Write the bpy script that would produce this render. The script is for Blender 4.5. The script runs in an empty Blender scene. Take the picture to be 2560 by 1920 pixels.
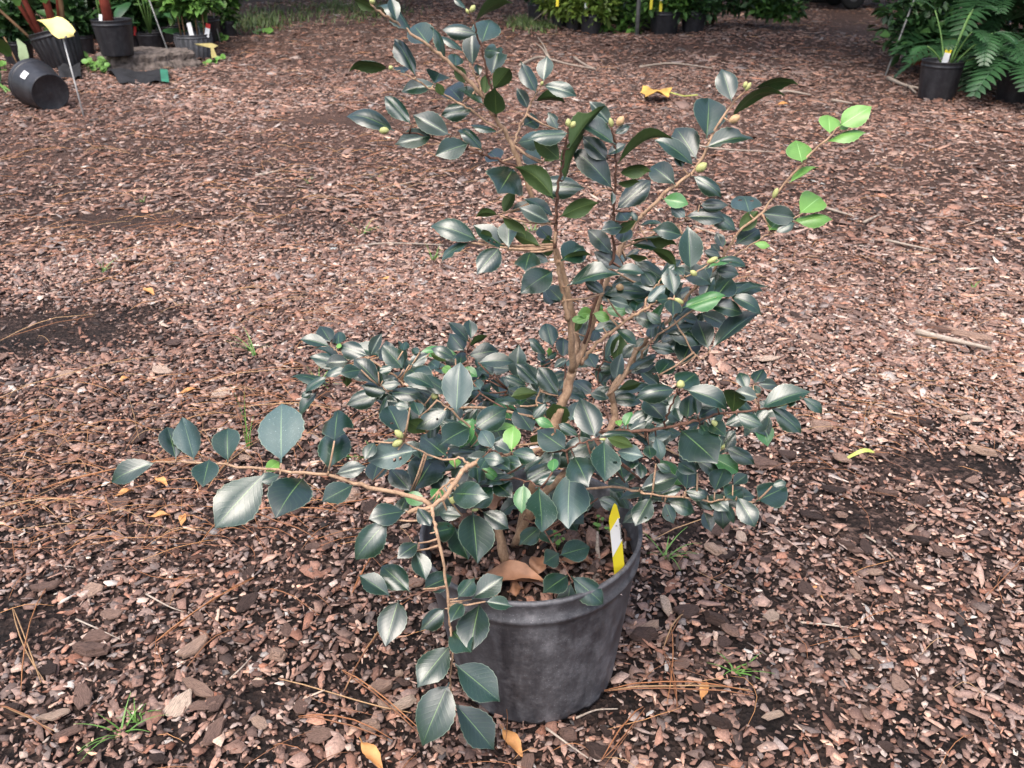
import bpy, math, random
import numpy as np
from mathutils import Vector, Matrix

scene = bpy.context.scene
R = math.radians

# ------------------------------------------------------------------ camera
CAM_H, PITCH, HFOV = 0.94, 27.5, 60.0
cam_data = bpy.data.cameras.new('camera')
cam = bpy.data.objects.new('camera', cam_data)
scene.collection.objects.link(cam)
cam.location = (0, 0, CAM_H)
cam.rotation_euler = (R(90 - PITCH), 0, 0)
cam_data.sensor_width = 36
cam_data.angle = R(HFOV)
cam_data.clip_start = 0.02
cam_data.clip_end = 200
cam_data.dof.use_dof = True
cam_data.dof.focus_distance = 1.15
cam_data.dof.aperture_fstop = 14
scene.camera = cam
scene.render.resolution_x, scene.render.resolution_y = 1024, 768

# ------------------------------------------------------------------ sky, sun, exposure
SUN_EL, SUN_AZ = 62.0, 205.0          # degrees; azimuth measured from +y towards +x
world = bpy.data.worlds.new('World')
scene.world = world
world.use_nodes = True
wn = world.node_tree
wn.nodes.clear()
sky = wn.nodes.new('ShaderNodeTexSky')
sky.sky_type = 'NISHITA'
sky.sun_disc = False
sky.sun_elevation = R(SUN_EL)
sky.sun_rotation = R(SUN_AZ)
sky.dust_density = 4.0
sky.air_density = 1.0
hs = wn.nodes.new('ShaderNodeHueSaturation')
hs.inputs['Saturation'].default_value = 0.85
bg = wn.nodes.new('ShaderNodeBackground')
bg.inputs['Strength'].default_value = 0.15
wo = wn.nodes.new('ShaderNodeOutputWorld')
wn.links.new(sky.outputs[0], hs.inputs['Color'])
wn.links.new(hs.outputs[0], bg.inputs[0])
wn.links.new(bg.outputs[0], wo.inputs[0])

sun_data = bpy.data.lights.new('sun', 'SUN')
sun_data.energy = 0.7
sun_data.angle = R(42)
sun_data.color = (1.0, 0.95, 0.89)
sun = bpy.data.objects.new('sun', sun_data)
scene.collection.objects.link(sun)
sd = Vector((math.sin(R(SUN_AZ)) * math.cos(R(SUN_EL)), math.cos(R(SUN_AZ)) * math.cos(R(SUN_EL)), math.sin(R(SUN_EL))))
sun.rotation_euler = sd.to_track_quat('Z', 'Y').to_euler()

vs = scene.view_settings
vs.view_transform = 'Standard'
vs.look = 'None'
vs.gamma = 1.0
vs.use_curve_mapping = False
vs.exposure = 1.45
scene.cycles.max_bounces = 6

# ------------------------------------------------------------------ helpers
rng = np.random.default_rng(7)
rnd = random.Random(11)
COL = scene.collection
FPX = 1280 / math.tan(R(HFOV / 2))
CP, SP = math.cos(R(PITCH)), math.sin(R(PITCH))
FWD, UP, RIGHT = Vector((0, CP, -SP)), Vector((0, SP, CP)), Vector((1, 0, 0))
CPOS = Vector((0, 0, CAM_H))

def ray(px, py):
    return FWD + RIGHT * ((px - 1280) / FPX) - UP * ((py - 960) / FPX)

def at_y(px, py, y):                       # the point of the place seen there at distance y
    d = ray(px, py)
    return CPOS + d * (y / d.y)

def at_z(px, py, z=0.0):
    d = ray(px, py)
    return CPOS + d * ((z - CAM_H) / d.z)

def mpp(p):                                # metres for one photo pixel at p
    return (Vector(p) - CPOS).dot(FWD) / FPX

def tag(o, label, cat, group=None, kind=None):
    o['label'] = label
    if cat: o['category'] = cat
    if group: o['group'] = group
    if kind: o['kind'] = kind
    return o

def empty(name, loc, label=None, cat=None, group=None, rot=(0, 0, 0)):
    o = bpy.data.objects.new(name, None)
    o.empty_display_size = 0.05
    COL.objects.link(o)
    o.location = loc
    o.rotation_euler = rot
    if label: tag(o, label, cat, group)
    return o

def link(name, me, parent=None, loc=(0, 0, 0), rot=(0, 0, 0), scale=(1, 1, 1)):
    o = bpy.data.objects.new(name, me)
    COL.objects.link(o)
    o.location, o.rotation_euler, o.scale = loc, rot, scale
    if parent: o.parent = parent
    return o

class MB:
    """collects verts and faces; builds ONE mesh"""
    def __init__(s): s.v, s.f, s.mi, s.uv, s.cur = [], [], [], [], 0
    def add(s, vs_, fs_, mi=None):
        b = len(s.v)
        s.v += [tuple(v) for v in vs_]
        for f in fs_:
            s.f.append(tuple(i + b for i in f)); s.mi.append(s.cur if mi is None else mi)
        return b
    def tube(s, pts, rad, sides=6, cap=True, mi=None):
        pts = [Vector(p) for p in pts]
        n = len(pts)
        if not hasattr(rad, '__len__'): rad = [rad] * n
        t0 = (pts[1] - pts[0]).normalized()
        a = t0.orthogonal().normalized()
        vv, ff = [], []
        for i, p in enumerate(pts):
            t = (pts[min(i + 1, n - 1)] - pts[max(i - 1, 0)])
            t = t.normalized() if t.length > 1e-9 else t0
            a = (a - t * a.dot(t))
            a = a.normalized() if a.length > 1e-6 else t.orthogonal().normalized()
            b = t.cross(a)
            for k in range(sides):
                an = 2 * math.pi * k / sides
                vv.append(p + (a * math.cos(an) + b * math.sin(an)) * rad[i])
        for i in range(n - 1):
            for k in range(sides):
                k2 = (k + 1) % sides
                ff.append((i * sides + k, i * sides + k2, (i + 1) * sides + k2, (i + 1) * sides + k))
        if cap:
            ff.append(tuple(reversed(range(sides))))
            ff.append(tuple((n - 1) * sides + k for k in range(sides)))
        s.add(vv, ff, mi)
    def lathe(s, prof, seg=48, mi=None, wob=None, closed=False):
        vv, ff = [], []
        m = len(prof)
        for j in range(seg):
            an = 2 * math.pi * j / seg
            for i, (r, z) in enumerate(prof):
                rr = r * (wob(an, i, z) if wob else 1)
                vv.append((rr * math.cos(an), rr * math.sin(an), z))
        for j in range(seg):
            j2 = (j + 1) % seg
            for i in range(m - 1):
                ff.append((j * m + i, j2 * m + i, j2 * m + i + 1, j * m + i + 1))
        s.add(vv, ff, mi)
    def box(s, c, size, rot=None, mi=None):
        c = Vector(c); hx, hy, hz = [q / 2 for q in size]
        vv = [Vector((x, y, z)) for x in (-hx, hx) for y in (-hy, hy) for z in (-hz, hz)]
        if rot: vv = [rot @ v for v in vv]
        s.add([v + c for v in vv], [(0, 1, 3, 2), (4, 6, 7, 5), (0, 4, 5, 1), (2, 3, 7, 6), (0, 2, 6, 4), (1, 5, 7, 3)], mi)
    def mesh(s, name, mats, smooth=True):
        me = bpy.data.meshes.new(name)
        me.from_pydata(s.v, [], s.f)
        for m in (mats if isinstance(mats, (list, tuple)) else [mats]): me.materials.append(m)
        if any(s.mi): me.polygons.foreach_set('material_index', s.mi)
        if smooth: me.polygons.foreach_set('use_smooth', [True] * len(s.f))
        me.update()
        return me
    def build(s, name, mats, parent=None, smooth=True, **k):
        return link(name, s.mesh(name, mats, smooth), parent, **k)

def smooth_path(pts, n=6):
    """Catmull-Rom through the points (any dimension)"""
    pts = [np.array(p, float) for p in pts]
    if len(pts) < 3:
        return [pts[0] + (pts[-1] - pts[0]) * t for t in np.linspace(0, 1, n + 1)]
    P = [2 * pts[0] - pts[1]] + pts + [2 * pts[-1] - pts[-2]]
    out = []
    for i in range(1, len(P) - 2):
        for t in np.linspace(0, 1, n, endpoint=False):
            a, b, c, d = P[i - 1], P[i], P[i + 1], P[i + 2]
            out.append(0.5 * ((2 * b) + (c - a) * t + (2 * a - 5 * b + 4 * c - d) * t * t + (3 * b - a - 3 * c + d) * t ** 3))
    out.append(pts[-1])
    return out

# ------------------------------------------------------------------ materials
MATS = {}
class NT:
    def __init__(s, name):
        s.m = bpy.data.materials.new(name); s.m.use_nodes = True
        s.t = s.m.node_tree; s.t.nodes.clear()
        s.out = s.t.nodes.new('ShaderNodeOutputMaterial')
        s.b = s.t.nodes.new('ShaderNodeBsdfPrincipled')
        s.t.links.new(s.b.outputs[0], s.out.inputs[0])
        MATS[name] = s.m
    def n(s, typ, **k):
        nd = s.t.nodes.new('ShaderNode' + typ)
        for a, v in k.items():
            if a.startswith('i_'):
                key = a[2:].replace('_', ' ')
                nd.inputs[key].default_value = v
            else: setattr(nd, a, v)
        return nd
    def l(s, a, b): s.t.links.new(a, b)
    def coord(s, kind='Object', scale=None):
        tc = s.n('TexCoord')
        if scale is None: return tc.outputs[kind]
        mp = s.n('Mapping'); mp.inputs['Scale'].default_value = scale
        s.l(tc.outputs[kind], mp.inputs[0])
        return mp.outputs[0]
    def noise(s, vec, scale, detail=4, rough=0.55):
        nd = s.n('TexNoise'); nd.inputs['Scale'].default_value = scale
        nd.inputs['Detail'].default_value = detail; nd.inputs['Roughness'].default_value = rough
        if vec is not None: s.l(vec, nd.inputs['Vector'])
        return nd.outputs['Fac']
    def ramp(s, fac, stops, interp='LINEAR'):
        nd = s.n('ValToRGB'); cr = nd.color_ramp; cr.interpolation = interp
        while len(cr.elements) < len(stops): cr.elements.new(0.5)
        for e, (p, c) in zip(cr.elements, stops):
            e.position = p; e.color = (c, c, c, 1) if not hasattr(c, '__len__') else (*c, 1)
        s.l(fac, nd.inputs[0])
        return nd.outputs[0]
    def mix(s, fac, a, b, mode='MIX'):
        nd = s.n('Mix', data_type='RGBA', blend_type=mode)
        for sock, v in ((nd.inputs[0], fac), (nd.inputs[6], a), (nd.inputs[7], b)):
            if hasattr(v, 'is_linked'): s.l(v, sock)
            elif hasattr(v, '__len__'): sock.default_value = (*v, 1)
            else: sock.default_value = v
        return nd.outputs[2]
    def math(s, op, a, b=0.0, clamp=False):
        nd = s.n('Math', operation=op); nd.use_clamp = clamp
        for sock, v in ((nd.inputs[0], a), (nd.inputs[1], b)):
            if hasattr(v, 'is_linked'): s.l(v, sock)
            else: sock.default_value = v
        return nd.outputs[0]
    def set(s, **k):
        for a, v in k.items():
            sock = s.b.inputs[a.replace('_', ' ')]
            if hasattr(v, 'is_linked'): s.l(v, sock)
            elif hasattr(v, '__len__') and len(v) == 3: sock.default_value = (*v, 1)
            else: sock.default_value = v
    def bump(s, h, strength=0.3, dist=0.002):
        nd = s.n('Bump'); nd.inputs['Strength'].default_value = strength; nd.inputs['Distance'].default_value = dist
        s.l(h, nd.inputs['Height']); s.l(nd.outputs[0], s.b.inputs['Normal'])

def simple(name, col, rough=0.6, var=0.25, scale=30.0, spec=0.4, bump=0.0, bscale=80.0):
    t = NT(name)
    c = t.coord('Object')
    f = t.noise(c, scale, 5)
    dark = tuple(x * (1 - var) for x in col); lite = tuple(min(1, x * (1 + var)) for x in col)
    t.set(Base_Color=t.ramp(f, [(0.3, dark), (0.7, lite)]), Roughness=rough, Specular_IOR_Level=spec)
    if bump: t.bump(t.noise(c, bscale, 4), bump, 0.003)
    return t.m

# soil and distant mulch
t = NT('mulch_ground')
c = t.coord('Object')
n1 = t.noise(c, 2.2, 3); n2 = t.noise(c, 60, 6, 0.7); n3 = t.noise(c, 14, 4)
vo = t.n('TexVoronoi'); vo.inputs['Scale'].default_value = 130; t.l(c, vo.inputs['Vector'])
sp = t.n('SeparateColor'); t.l(vo.outputs['Color'], sp.inputs[0])
chip = t.ramp(sp.outputs[0], [(0.0, (.012, .008, .007)), (0.45, (.035, .022, .018)), (0.8, (.085, .053, .043)), (1.0, (.17, .11, .088))])
soil = t.ramp(n2, [(0.3, (.007, .0055, .005)), (0.7, (.026, .019, .017))])
mask = t.math('ADD', t.math('MULTIPLY', n1, 0.9), t.math('MULTIPLY', n3, 0.5))
mk = t.ramp(mask, [(0.58, 0.0), (0.78, 1.0)])
near = t.mix(mk, soil, chip)
n4 = t.noise(t.coord('Object', (1, 2.2, 1)), 26, 7, 0.75)
trod = t.ramp(n4, [(0.30, (.030, .018, .014)), (0.5, (.105, .062, .048)), (0.72, (.22, .135, .105))])
yy = t.n('SeparateXYZ'); t.l(c, yy.inputs[0])
mr = t.n('MapRange'); t.l(yy.outputs[1], mr.inputs[0]); mr.inputs[1].default_value = 2.0; mr.inputs[2].default_value = 4.5
far = t.math('MULTIPLY', mr.outputs[0], t.ramp(n1, [(0.30, 0.45), (0.55, 1.0)]))
t.set(Base_Color=t.mix(far, near, trod), Roughness=0.9, Specular_IOR_Level=0.2)
t.bump(t.math('ADD', n2, vo.outputs['Distance']), 0.8, 0.012)

def chip_mat(name, rough=0.8):
    t = NT(name)
    at = t.n('Attribute', attribute_name='tone', attribute_type='GEOMETRY')
    c = t.coord('Object')
    g = t.noise(t.coord('Object', (1, 1, 1)), 260, 4, 0.7)
    g2 = t.noise(c, 900, 3, 0.6)
    m = t.math('ADD', t.math('MULTIPLY', g, 0.75), t.math('MULTIPLY', g2, 0.5))
    f = t.ramp(m, [(0.38, (.50, .49, .48)), (0.78, (1.45, 1.43, 1.4))])
    t.set(Base_Color=t.mix(1.0, at.outputs['Color'], f, 'MULTIPLY'), Roughness=rough, Specular_IOR_Level=0.3)
    t.bump(m, 0.5, 0.002)
    return t
chip_mat('bark_flakes')
t = NT('bark_chip_large')                       # individual chips: colour by object
oi = t.n('ObjectInfo'); c = t.coord('Object')
base = t.ramp(oi.outputs['Random'], [(0, (.045, .030, .026)), (.25, (.125, .080, .066)), (.5, (.23, .145, .115)), (.72, (.33, .215, .165)), (.88, (.47, .33, .25)), (1, (.60, .46, .36))])
st = t.noise(t.coord('Object', (1.4, 9, 20)), 1.6, 8, 0.75)
f = t.ramp(st, [(0.34, (.30, .28, .27)), (0.48, (.9, .9, .9)), (0.68, (1.5, 1.46, 1.4))])
t.set(Base_Color=t.mix(1.0, base, f, 'MULTIPLY'), Roughness=0.82, Specular_IOR_Level=0.25)
t.bump(st, 0.9, 0.006)

t = NT('pine_needle')
at = t.n('Attribute', attribute_name='tone', attribute_type='GEOMETRY')
t.set(Base_Color=at.outputs['Color'], Roughness=0.55, Specular_IOR_Level=0.4)

# black nursery plastic
def plastic(name, base=(.016, .016, .019), dust=0.5, rough=0.5):
    t = NT(name)
    c = t.coord('Object')
    n1 = t.noise(c, 9, 6, 0.65); n2 = t.noise(c, 140, 3, 0.6); n3 = t.noise(t.coord('Object', (22, 22, 3)), 1.6, 5, 0.6)
    vo = t.n('TexVoronoi'); vo.inputs['Scale'].default_value = 260; t.l(c, vo.inputs['Vector'])
    speck = t.ramp(vo.outputs['Distance'], [(0.10, 1.0), (0.22, 0.0)])
    sm = t.math('MULTIPLY', speck, t.ramp(n1, [(0.45, 0.0), (0.62, 1.0)]))
    film = t.math('MULTIPLY', t.ramp(n3, [(0.40, 0.0), (0.70, 1.0)]), 0.45)
    n5 = t.noise(c, 38, 7, 0.75)
    film = t.math('ADD', film, t.math('MULTIPLY', t.ramp(n1, [(0.42, 0.0), (0.72, 1.0)]), 0.35))
    film = t.math('ADD', film, t.math('MULTIPLY', t.ramp(n5, [(0.46, 0.0), (0.66, 1.0)]), 0.40))
    film = t.math('MULTIPLY', t.math('ADD', film, t.math('MULTIPLY', sm, 0.9)), dust, True)
    film = t.math('MULTIPLY', film, t.ramp(n2, [(0.3, 0.55), (0.7, 1.0)]))
    t.set(Base_Color=t.mix(film, base, (.24, .235, .245)), Roughness=t.math('ADD', t.math('MULTIPLY', film, 0.3), rough), Specular_IOR_Level=0.45)
    t.bump(t.math('ADD', n2, n1), 0.12, 0.002)
    return t.m
plastic('pot_plastic_dusty', (.026, .026, .031), 0.95, 0.45)
plastic('pot_plastic', (.013, .013, .016), 0.16, 0.42)
plastic('pot_plastic_grey', (.05, .052, .058), 0.55, 0.55)
simple('pot_soil', (.022, .015, .012), 0.95, 0.7, 60, 0.2, 1.0, 120)
simple('terracotta_plastic', (.20, .035, .018), 0.5, 0.2, 12)

# stems
def bark(name, a, b, sc=(40, 40, 9)):
    t = NT(name)
    st = t.noise(t.coord('Object', sc), 3.0, 6, 0.7)
    n2 = t.noise(t.coord('Object'), 320, 4, 0.6)
    m = t.math('ADD', t.math('MULTIPLY', st, 0.7), t.math('MULTIPLY', n2, 0.35))
    t.set(Base_Color=t.ramp(m, [(0.36, a), (0.66, b)]), Roughness=0.75, Specular_IOR_Level=0.3)
    t.bump(m, 0.6, 0.0015)
bark('bark_tan', (.20, .120, .075), (.52, .34, .215))
bark('bark_dark', (.060, .028, .020), (.20, .105, .070))
bark('stem_green', (.14, .16, .04), (.34, .30, .10))
bark('dead_wood', (.16, .12, .095), (.50, .42, .34), (20, 20, 120))

# camellia leaves.  UV: u across, v along
def leaf_mat(name, dark, lite, rib, rough=0.30, spec=0.85, edge=(.26, .33, .22), coat=0.42, speck=0.30, edge_w=0.468, transl=0.0):
    t = NT(name)
    uv = t.n('TexCoord').outputs['UV']
    sx = t.n('SeparateXYZ'); t.l(uv, sx.inputs[0])
    oi = t.n('ObjectInfo')
    ax = t.math('ABSOLUTE', t.math('SUBTRACT', sx.outputs[0], 0.5))
    ribw = t.math('ADD', t.math('MULTIPLY', t.math('SUBTRACT', 1.0, sx.outputs[1]), 0.013), 0.006)
    ribm = t.math('LESS_THAN', ax, ribw)
    # side veins
    vv = t.math('SINE', t.math('MULTIPLY', t.math('SUBTRACT', sx.outputs[1], t.math('MULTIPLY', ax, 0.55)), 62.0))
    vein = t.math('MULTIPLY', t.ramp(vv, [(0.90, 0.0), (1.0, 1.0)]), 0.07)
    loc = t.n('VectorMath', operation='ADD'); t.l(t.coord('Object'), loc.inputs[0]); t.l(oi.outputs['Location'], loc.inputs[1])
    n1 = t.noise(loc.outputs[0], 3.0, 4, 0.6)
    n2 = t.noise(loc.outputs[0], 26.0, 5, 0.7)
    fac = t.math('ADD', t.math('MULTIPLY', n1, 0.5), t.math('MULTIPLY', oi.outputs['Random'], 0.5))
    col = t.ramp(fac, [(0.2, dark), (0.8, lite)])
    col = t.mix(vein, col, rib)
    sp_ = t.math('MULTIPLY', t.ramp(n2, [(0.60, 0.0), (0.70, 1.0)]), t.math('MULTIPLY', t.ramp(oi.outputs['Random'], [(0.35, 0.0), (0.9, 1.0)]), speck))
    col = t.mix(sp_, col, (.36, .44, .40))
    em = t.math('MULTIPLY', t.math('GREATER_THAN', t.math('ADD', ax, t.math('MULTIPLY', n2, 0.03)), edge_w + 0.028), 0.40)
    # UV u is relative to the local half width, so the rim follows the outline
    col = t.mix(em, col, edge)
    col = t.mix(t.math('MULTIPLY', ribm, 0.60), col, rib)
    t.set(Base_Color=col, Roughness=t.math('ADD', t.math('MULTIPLY', n2, 0.30), rough - 0.10), Specular_IOR_Level=spec, Coat_Weight=coat, Coat_Roughness=0.26)
    h = t.math('ADD', t.math('MULTIPLY', t.ramp(vv, [(0.6, 0.0), (1.0, 1.0)]), 0.35), t.math('MULTIPLY', n2, 0.5))
    t.bump(h, 0.16, 0.0012)
    return t.m
leaf_mat('leaf_top', (.0032, .016, .0080), (.0075, .036, .0165), (.15, .26, .07), 0.29, 0.85)
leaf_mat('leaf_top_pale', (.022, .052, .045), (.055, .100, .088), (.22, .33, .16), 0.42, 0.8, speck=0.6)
leaf_mat('leaf_top_mid', (.025, .11, .028), (.06, .20, .045), (.30, .46, .14), 0.36, 0.6, speck=0.2)
leaf_mat('leaf_top_young', (.085, .20, .032), (.16, .33, .07), (.36, .60, .22), 0.38, 0.5, (.34, .55, .2), 0.2, 0.05)
leaf_mat('leaf_under', (.030, .062, .016), (.065, .105, .028), (.16, .22, .06), 0.55, 0.4, (.22, .28, .14), 0.0, 0.0)
leaf_mat('leaf_under_young', (.10, .28, .06), (.16, .36, .08), (.36, .55, .2), 0.5, 0.4, (.34, .55, .2), 0.0, 0.0)
simple('bud_green', (.42, .43, .17), 0.5, 0.35, 60)
simple('bud_pink', (.52, .34, .18), 0.5, 0.35, 40)

# other foliage
def foliage_mat(name, a, b, rough=0.45, spec=0.4):
    t = NT(name)
    at = t.n('Attribute', attribute_name='tone', attribute_type='GEOMETRY')
    sp = t.n('SeparateColor'); t.l(at.outputs['Color'], sp.inputs[0])
    t.set(Base_Color=t.ramp(sp.outputs[0], [(0.0, a), (1.0, b)]), Roughness=rough, Specular_IOR_Level=spec)
    return t.m
foliage_mat('foliage_dark', (.012, .038, .012), (.050, .115, .030))
foliage_mat('foliage_mid', (.030, .085, .018), (.12, .24, .045))
foliage_mat('foliage_yellow', (.060, .12, .018), (.20, .27, .05))
foliage_mat('foliage_grass', (.05, .09, .025), (.13, .19, .05))
simple('leaf_canna', (.11, .24, .055), 0.4, 0.35, 8)
simple('leaf_pale', (.28, .36, .20), 0.45, 0.25, 8)
simple('leaf_broad', (.028, .085, .028), 0.38, 0.4, 7, 0.5)
simple('leaf_fern', (.022, .068, .022), 0.45, 0.4, 9, 0.5)
simple('leaf_weed', (.12, .25, .05), 0.45, 0.3, 14)
simple('stalk_red', (.25, .055, .036), 0.45, 0.35, 14)
simple('stalk_tan', (.36, .21, .11), 0.6, 0.3, 14)
simple('stalk_green', (.12, .22, .06), 0.5, 0.3, 14)

simple('tag_yellow', (.80, .66, .035), 0.4, 0.06, 5)
simple('tag_white', (.82, .82, .80), 0.4, 0.03, 5)
simple('tag_black', (.012, .012, .012), 0.4, 0.1, 5)
simple('sign_yellow', (.86, .72, .26), 0.5, 0.10, 14)
simple('sign_pale', (.62, .52, .22), 0.5, 0.2, 14)
simple('sign_print', (.40, .29, .08), 0.6, 0.2, 20)
simple('tag_red', (.55, .02, .015), 0.4, 0.1, 5)
simple('stake_white', (.50, .50, .48), 0.5, 0.25, 20)
simple('stake_steel', (.20, .20, .19), 0.45, 0.3, 25)
simple('fabric_black', (.018, .018, .020), 0.85, 0.5, 12, 0.3, 0.5, 300)
simple('fabric_green', (.03, .16, .10), 0.8, 0.2, 12)
simple('dry_leaf_brown', (.27, .135, .075), 0.55, 0.4, 45, 0.4)
simple('dry_leaf_orange', (.50, .24, .085), 0.55, 0.35, 60, 0.4)
simple('dry_leaf_yellow', (.58, .34, .09), 0.5, 0.35, 22, 0.4)
simple('dry_blade', (.45, .50, .12), 0.5, 0.3, 30)
simple('stump_wood', (.13, .105, .09), 0.9, 0.75, 26, 0.2, 1.0, 40)
simple('cart_dark', (.010, .010, .010), 0.6, 0.4, 6)
simple('rubber', (.008, .008, .008), 0.75, 0.3, 6)
simple('trunk_bark', (.10, .065, .045), 0.9, 0.5, 6, 0.2, 1.0, 14)
# ------------------------------------------------------------------ ground
def hgt(x, y):
    """gentle unevenness of the mulch bed, metres"""
    x = np.asarray(x, float); y = np.asarray(y, float)
    return 0.006 * np.sin(3.1 * x + 1.3) * np.cos(2.7 * y + .4) + 0.004 * np.sin(7.3 * x - 2.1 * y) + 0.010 * np.sin(0.9 * x + .7 * y)

def vnoise(x, y, s, seed):
    """smooth value noise 0..1"""
    r = np.random.default_rng(seed).random((64, 64))
    x = x * s; y = y * s
    xi = np.floor(x).astype(int); yi = np.floor(y).astype(int)
    fx = x - xi; fy = y - yi
    fx = fx * fx * (3 - 2 * fx); fy = fy * fy * (3 - 2 * fy)
    g = lambda a, b: r[a % 64, b % 64]
    return (g(xi, yi) * (1 - fx) + g(xi + 1, yi) * fx) * (1 - fy) + (g(xi, yi + 1) * (1 - fx) + g(xi + 1, yi + 1) * fx) * fy

gx = np.concatenate([np.linspace(-60, -5, 12), np.linspace(-4.8, 4.8, 97), np.linspace(5, 60, 12)])
gy = np.concatenate([np.linspace(-20, -0.5, 8), np.linspace(-0.4, 8, 85), np.linspace(8.5, 80, 16)])
XX, YY = np.meshgrid(gx, gy)
ZZ = hgt(XX, YY) - 0.002
ZZ[(np.abs(XX) > 6) | (YY > 14) | (YY < -1)] = -0.002
gv = np.stack([XX, YY, ZZ], -1).reshape(-1, 3)
nxg = len(gx)
gf = [(j * nxg + i, j * nxg + i + 1, (j + 1) * nxg + i + 1, (j + 1) * nxg + i) for j in range(len(gy) - 1) for i in range(nxg - 1)]
mb = MB(); mb.add(gv, gf)
ground = mb.build('ground', MATS['mulch_ground'])
tag(ground, 'bark mulch and dark soil covering the nursery yard', 'ground', kind='structure')

def fast_mesh(name, verts, faces_by_size, tone, mat):
    """verts (N,3); faces_by_size list of int arrays (M,k); tone (N,3)"""
    me = bpy.data.meshes.new(name)
    nl = sum(f.size for f in faces_by_size); npoly = sum(len(f) for f in faces_by_size)
    me.vertices.add(len(verts)); me.vertices.foreach_set('co', np.ascontiguousarray(verts, np.float32).ravel())
    me.loops.add(nl); me.loops.foreach_set('vertex_index', np.concatenate([f.ravel() for f in faces_by_size]).astype(np.int32))
    me.polygons.add(npoly)
    tot = np.concatenate([np.full(len(f), f.shape[1]) for f in faces_by_size])
    st = np.concatenate([[0], np.cumsum(tot)[:-1]])
    me.polygons.foreach_set('loop_start', st.astype(np.int32))
    me.update(calc_edges=True)
    if tone is not None:
        ca = me.color_attributes.new('tone', 'FLOAT_COLOR', 'POINT')
        ca.data.foreach_set('color', np.c_[tone, np.ones(len(tone))].astype(np.float32).ravel())
    me.materials.append(mat)
    me.validate()
    return me

PATCH = [(150, 830, .42, .16), (330, 850, .3, .10), (1180, 620, .22, .10), (430, 790, .2, .08), (2150, 1330, .10, .07), (1480, 1760, .06, .04), (1700, 1330, .05, .04),
         (330, 560, .3, .1), (2350, 1180, .16, .06), (900, 300, .5, .25), (640, 1760, .07, .05), (1900, 1810, .05, .03), (60, 1560, .08, .05)]
PATCH = [(at_z(a, b), rx, ry) for a, b, rx, ry in PATCH]

def bare(x, y):
    """1 where dark soil lies bare"""
    v = np.zeros_like(x)
    for c, rx, ry in PATCH:
        q = ((x - c.x) / rx) ** 2 + ((y - c.y) / ry) ** 2
        v = np.maximum(v, np.exp(-q * 1.2))
    n = vnoise(x + 20, y + 20, 3.5, 5)
    return np.clip(v * 1.25 + (n - .62) * 1.2, 0, 1)

PAL = np.array([(.024, .016, .0135), (.066, .039, .031), (.130, .076, .060), (.205, .122, .096), (.285, .176, .139), (.375, .243, .193), (.48, .335, .265), (.62, .47, .38)])
def bark_tone(n, shift=0.0, sd=1.45):
    k = np.clip(rng.normal(3.15 + shift, sd, n), 0, 6.99)
    i = np.floor(k).astype(int); f = (k - i)[:, None]
    c = PAL[i] * (1 - f) + PAL[np.minimum(i + 1, 7)] * f
    red = rng.normal(0, .07, (n, 1))
    gr = rng.uniform(-.25, .38, (n, 1)); c = c * (1 - gr) + c.mean(1, keepdims=True) * gr
    c = c * np.concatenate([1 + red, 1 - red * .3, 1 - red], 1)
    return np.clip(c, .008, .8)

def sample_r(n, r0, r1, rc, p):
    """radial density ~ min(1,(rc/r)^p) per unit area"""
    r = np.linspace(r0, r1, 4000)
    d = r * np.minimum(1, (rc / r) ** p)
    cdf = np.cumsum(d); cdf /= cdf[-1]
    return np.interp(rng.random(n), cdf, r)

def chips(n, k, x, y, size, shift, tilt, thick, lift, stretch=1.0, sd=1.45):
    ang = (np.arange(k)[None, :] + rng.uniform(-.32, .32, (n, k))) * (2 * np.pi / k)
    rad = rng.uniform(.50, 1.15, (n, k))
    el = np.clip(rng.lognormal(.42, .42, n), 1, 4.5) * stretch
    px = np.cos(ang) * rad * (size * np.sqrt(el))[:, None]
    py = np.sin(ang) * rad * (size / np.sqrt(el))[:, None]
    yaw = rng.uniform(0, 2 * np.pi, n)
    cy, sy = np.cos(yaw)[:, None], np.sin(yaw)[:, None]
    qx, qy = px * cy - py * sy, px * sy + py * cy
    ta, tb = rng.normal(0, tilt, n), rng.normal(0, tilt, n)
    warp = rng.normal(0, .10, (n, k)) * size[:, None]
    zt = qx * np.tan(np.clip(ta, -1, 1))[:, None] + qy * np.tan(np.clip(tb, -1, 1))[:, None] + warp
    z0 = hgt(x, y) + lift
    th = thick * rng.uniform(.6, 1.6, n)
    top = np.stack([x[:, None] + qx * .97, y[:, None] + qy * .97, z0[:, None] + zt + th[:, None]], -1)
    bot = np.stack([x[:, None] + qx, y[:, None] + qy, z0[:, None] + zt - .3 * th[:, None]], -1)
    V = np.concatenate([top, bot], 1).reshape(-1, 3)
    b = (np.arange(n) * 2 * k)[:, None]
    ftop = b + np.arange(k)[None, :]
    i = np.arange(k); j = (i + 1) % k
    sides = np.stack([i + k, j + k, j, i], -1)[None] + b[:, :, None]
    col = np.repeat(bark_tone(n, shift, sd), 2 * k, 0)
    return V, ftop, sides.reshape(-1, 4), col

HALF = R(36)
def half_at(r): return np.where(r < 1.6, R(47), R(36) + (R(47) - R(36)) * np.clip((2.4 - r) / .8, 0, 1))
POTC = at_y(1345, 1345, 0.94)                     # rim centre of the big pot
POT_X, POT_Y = POTC.x, 0.94
def keep_out(x, y):
    return ((x - POT_X) ** 2 + (y - POT_Y) ** 2) > 0.098 ** 2

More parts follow.
